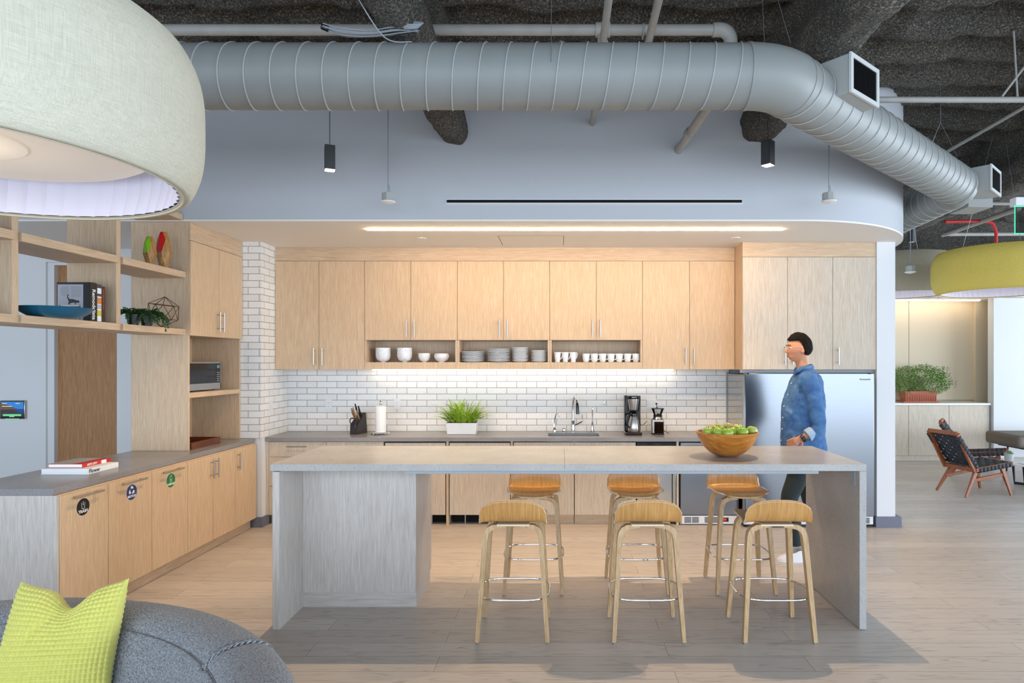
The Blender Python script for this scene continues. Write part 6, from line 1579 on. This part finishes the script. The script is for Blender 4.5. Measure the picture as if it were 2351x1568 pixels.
arm(-1, P3(1866, 872, -.20), P3(1880, 985, -.24), P3(1846, 1003, -.22), (-.85, .15, -.5))
arm(1, P3(1858, 872, .20), P3(1866, 985, .26), P3(1825, 1035, .24), (-.6, -.1, -.8))
bo = body.build('body', 'skin', man, angle=3)
rm_ = bo.modifiers.new('remesh', 'REMESH'); rm_.mode = 'VOXEL'; rm_.voxel_size = .0045; rm_.use_smooth_shade = True
smo = bo.modifiers.new('smooth', 'SMOOTH'); smo.factor = .5; smo.iterations = 2
# hair
hr = MB()
def hair(u, v):
    a = 2 * PI * u; t = v * 1.0
    # cap from the crown downward; lower limit depends on the direction around the head
    fx_ = math.cos(a)                # 1 = face side, -1 = back of the head
    q_ = max(0, min(1, (fx_ + .28) / .50)); q_ = q_ * q_ * (3 - 2 * q_); lim = -.42 + 1.00 * q_
    if -.40 < fx_ < .12: lim += .46 * math.exp(-((fx_ + .12) / .16) ** 2)   # clear of the ear
    zt = 1 - (1 - lim) * t; ph_ = math.asin(max(-1, min(1, zt)))
    thick = (.007 + .009 * (1 - t)) * (1 - .55 * max(0, fx_) * t) + .005 * noise.noise(Vector((a * 4, t * 5, 1)))
    if t > .92: thick *= .3
    x = -math.cos(a) * math.cos(ph_) * (.098 + thick); y = math.sin(a) * math.cos(ph_) * (.076 + thick); z = math.sin(ph_) * (.118 + thick)
    if math.sin(ph_) < -.1 and x > 0: x *= 1 - .45 * min(1, (-math.sin(ph_) - .1) / .7)
    return (hc.x + x, hc.y + y, hc.z + z)
hr.grid(hair, 64, 24, cu=True); hr.f = [tuple(reversed(f)) for f in hr.f]
h_ = hr.build('hair', 'hair', man, angle=3); md = h_.modifiers.new('s', 'SOLIDIFY'); md.thickness = .012; md.offset = -1
# face details
for sy in (-1, 1):
    MB().ball((hc.x - .0765, hc.y + sy * .030, hc.z + .004), .010, .011, .007, 12, 8).build('eye', 'paper_white', man)
    MB().ball((hc.x - .0855, hc.y + sy * .031, hc.z + .004), .003, .0045, .0045, 10, 6).build('iris', 'hair', man)
    MB().tube([(hc.x - .098, hc.y + sy * .012, hc.z + .030), (hc.x - .098, hc.y + sy * .030, hc.z + .034), (hc.x - .084, hc.y + sy * .048, hc.z + .028)], .003, 6).build('eyebrow', 'hair', man)
mat('lip', '#a45f50', .5)
MB().tube([(hc.x - .088, hc.y - .024, hc.z - .0635), (hc.x - .0965, hc.y - .008, hc.z - .0615), (hc.x - .0965, hc.y + .008, hc.z - .0615), (hc.x - .086, hc.y + .022, hc.z - .0635)], .003, 6, rs=[.0015, .0032, .0032, .0015]).build('mouth', 'lip', man)
g = MB()
for sy in (-1, 1):
    g.tube([(hc.x - .108 + .006 * abs(math.cos(a)), hc.y + sy * .032 + .024 * math.cos(a), hc.z + .004 + .017 * math.sin(a)) for a in [2 * PI * k / 20 for k in range(20)]], .0018, 6, closed=True)
    g.tube([(hc.x - .102, hc.y + sy * .056, hc.z + .010), (hc.x - .04, hc.y + sy * .081, hc.z + .008), (hc.x + .022, hc.y + sy * .082, hc.z + .004)], .0016, 6)
g.cyl((hc.x - .108, hc.y - .009, hc.z + .008), (hc.x - .108, hc.y + .009, hc.z + .008), .0018, 6); g.build('glasses', 'wire', man)
# shirt: elliptical torso rings blended with sleeves, joined by remesh
sh = MB()
def rings(lst, n=36, cap=False):
    v = []
    for (x, y, rx, ry, dy) in lst:
        c_ = Vector(P3(x, y, dy))
        for k in range(n):
            a = 2 * PI * k / n; v.append((c_.x + rx * math.cos(a), c_.y + ry * math.sin(a), c_.z))
    f = []; m_ = len(lst)
    for i in range(m_ - 1):
        for k in range(n): f.append((i * n + k, (i + 1) * n + k, (i + 1) * n + (k + 1) % n, i * n + (k + 1) % n))
    f += [tuple(range(n)), tuple(reversed(range((m_ - 1) * n, m_ * n)))]
    return v, f
v, f = rings([(1846, 846, .070, .074, 0), (1850, 856, .085, .105, 0), (1852, 864, .105, .165, 0), (1851, 876, .125, .205, 0), (1848, 895, .145, .215, 0), (1845, 925, .175, .205, 0), (1843, 955, .180, .19, 0), (1843, 985, .182, .18, 0), (1843, 1010, .188, .185, 0), (1846, 1028, .19, .19, 0), (1852, 1042, .165, .185, 0)])
sh.add(v, f)
for dy in (-1, 1):
    shp = Vector(P3(1858 if dy < 0 else 1854, 878, dy * .175)); elp = Vector(P3(1878 if dy < 0 else 1860, 985, dy * .235)); wrp = Vector(P3(1856 if dy < 0 else 1838, 999 if dy < 0 else 1018, dy * .235))
    pts = cr([tuple(shp + Vector((-.02, -dy * .04, .03))), tuple(shp), tuple((shp + elp) / 2 + Vector((.012, dy * .012, 0))), tuple(elp), tuple(wrp)], 5)
    rs = [.085 - .034 * (k / (len(pts) - 1)) ** .7 + .003 * math.sin(k * 2.1) for k in range(len(pts))]
    sh.tube(pts, .07, 22, rs=rs)
so = sh.build('shirt', 'denim', man, angle=3)
rm_ = so.modifiers.new('remesh', 'REMESH'); rm_.mode = 'VOXEL'; rm_.voxel_size = .007; rm_.use_smooth_shade = True
smo = so.modifiers.new('smooth', 'SMOOTH'); smo.factor = .6; smo.iterations = 6
tx_ = bpy.data.textures.new('cloth_folds', 'CLOUDS'); tx_.noise_scale = .09; tx_.noise_depth = 2
dp = so.modifiers.new('folds', 'DISPLACE'); dp.texture = tx_; dp.strength = .022; dp.mid_level = .5; dp.texture_coords = 'LOCAL'
for dy in (-1, 1):
    wrp = Vector(P3(1856 if dy < 0 else 1838, 999 if dy < 0 else 1018, dy * .235)); elp = Vector(P3(1878 if dy < 0 else 1860, 985, dy * .235)); d_ = (wrp - elp).normalized()
    MB().tube([wrp - d_ * .045, wrp - d_ * .02, wrp + d_ * .012], .054, 24, rs=[.053, .056, .054]).build('cuff', 'denim_cuff', man)
    if dy < 0: MB().tube([wrp + d_ * .045, wrp + d_ * .065], .031, 20).build('watch', 'black', man)
nc = Vector(P3(1845, 848)); cl = MB()
def collar(u, v):
    a = 2 * PI * u; f_ = max(0, -math.cos(a)); rr = .063 + .013 * v + .006 * math.sin(v * PI); gap = math.exp(-((a - PI) / .22) ** 2)
    z = .030 - v * (.034 + .030 * f_ ** 3) + .012 * max(0, math.cos(a)) - .012 * f_ - gap * .018 * (1 - v)
    return (nc.x + .002 + rr * math.cos(a) * (1.0 + .10 * f_ * v), nc.y + rr * 1.04 * math.sin(a), nc.z + z)
cl.grid(collar, 60, 9, cu=True); c_o = cl.build('collar', 'denim', man, angle=3); md = c_o.modifiers.new('s', 'SOLIDIFY'); md.thickness = .005
for k in range(6): 
    yy_ = 880 + k * 26; fr_x = {0: .118, 1: .145, 2: .174, 3: .180, 4: .182, 5: .188}[k]; MB().ball((P3(1847 - k, yy_)[0] - fr_x - .004, PYY - .02, P3(0, yy_)[2]), .004, .007, .007, 10, 6).build('button', 'paper_white', man)
# trousers and shoes
tr_ = MB(); v, f = rings([(1846, 1012, .145, .17, 0), (1846, 1030, .15, .175, 0), (1848, 1052, .155, .18, 0), (1848, 1072, .14, .17, 0)]); tr_.add(v, f)
def leg(hip, knee, ank, r): tr_.tube(cr([hip, tuple((Vector(hip) + Vector(knee)) / 2), knee, tuple((Vector(knee) + Vector(ank)) / 2 + Vector((.012, 0, 0))), ank], 5), .08, 22, rs=[r[0] + (r[1] - r[0]) * min(1, k / 10) if k < 10 else r[1] + (r[2] - r[1]) * (k - 10) / 10 for k in range(21)])
leg(P3(1842, 1062, -.09), P3(1812, 1148, -.10), P3(1826, 1252, -.10), (.098, .070, .055))
leg(P3(1850, 1062, .09), P3(1862, 1152, .09), P3(1905, 1246, .09), (.098, .070, .055))
to = tr_.build('trousers', 'trouser', man, angle=3); rm_ = to.modifiers.new('remesh', 'REMESH'); rm_.mode = 'VOXEL'; rm_.voxel_size = .009; rm_.use_smooth_shade = True
smo = to.modifiers.new('smooth', 'SMOOTH'); smo.factor = .6; smo.iterations = 5
def shoe(ax, dy, heel):
    c_ = Vector((P3(ax, 0)[0], PYY + dy, 0)); b = MB()
    def fn(u, v):
        a = 2 * PI * u; L0 = .145; ca = math.cos(a); sa = math.sin(a)
        hh = [0, .02, .03, .055, .085, .10][min(5, int(v * 5.01))]; sc_ = [1, 1.02, 1.0, .93, .70, .45][min(5, int(v * 5.01))]
        x = -.055 + ca * L0 * sc_ + (0 if v < .5 else .05 * (v - .4)); y = sa * (.046 - .008 * ca) * (1 if v < .7 else .9)
        z = hh * (1 - .35 * max(0, -ca) * (v)) 
        return (x, y, z)
    b.grid(fn, 28, 6, cu=True); b.f += [tuple(range(28 * 5, 28 * 6)), tuple(reversed(range(28)))]; b.mi += [0, 0]
    b.xf(Matrix.Translation(c_) @ Matrix.Rotation(heel, 4, 'Y')); b.build('shoe', 'shoe_white', man, angle=1.2)
shoe(1828, -.10, 0.0); shoe(1907, .09, 0.0)
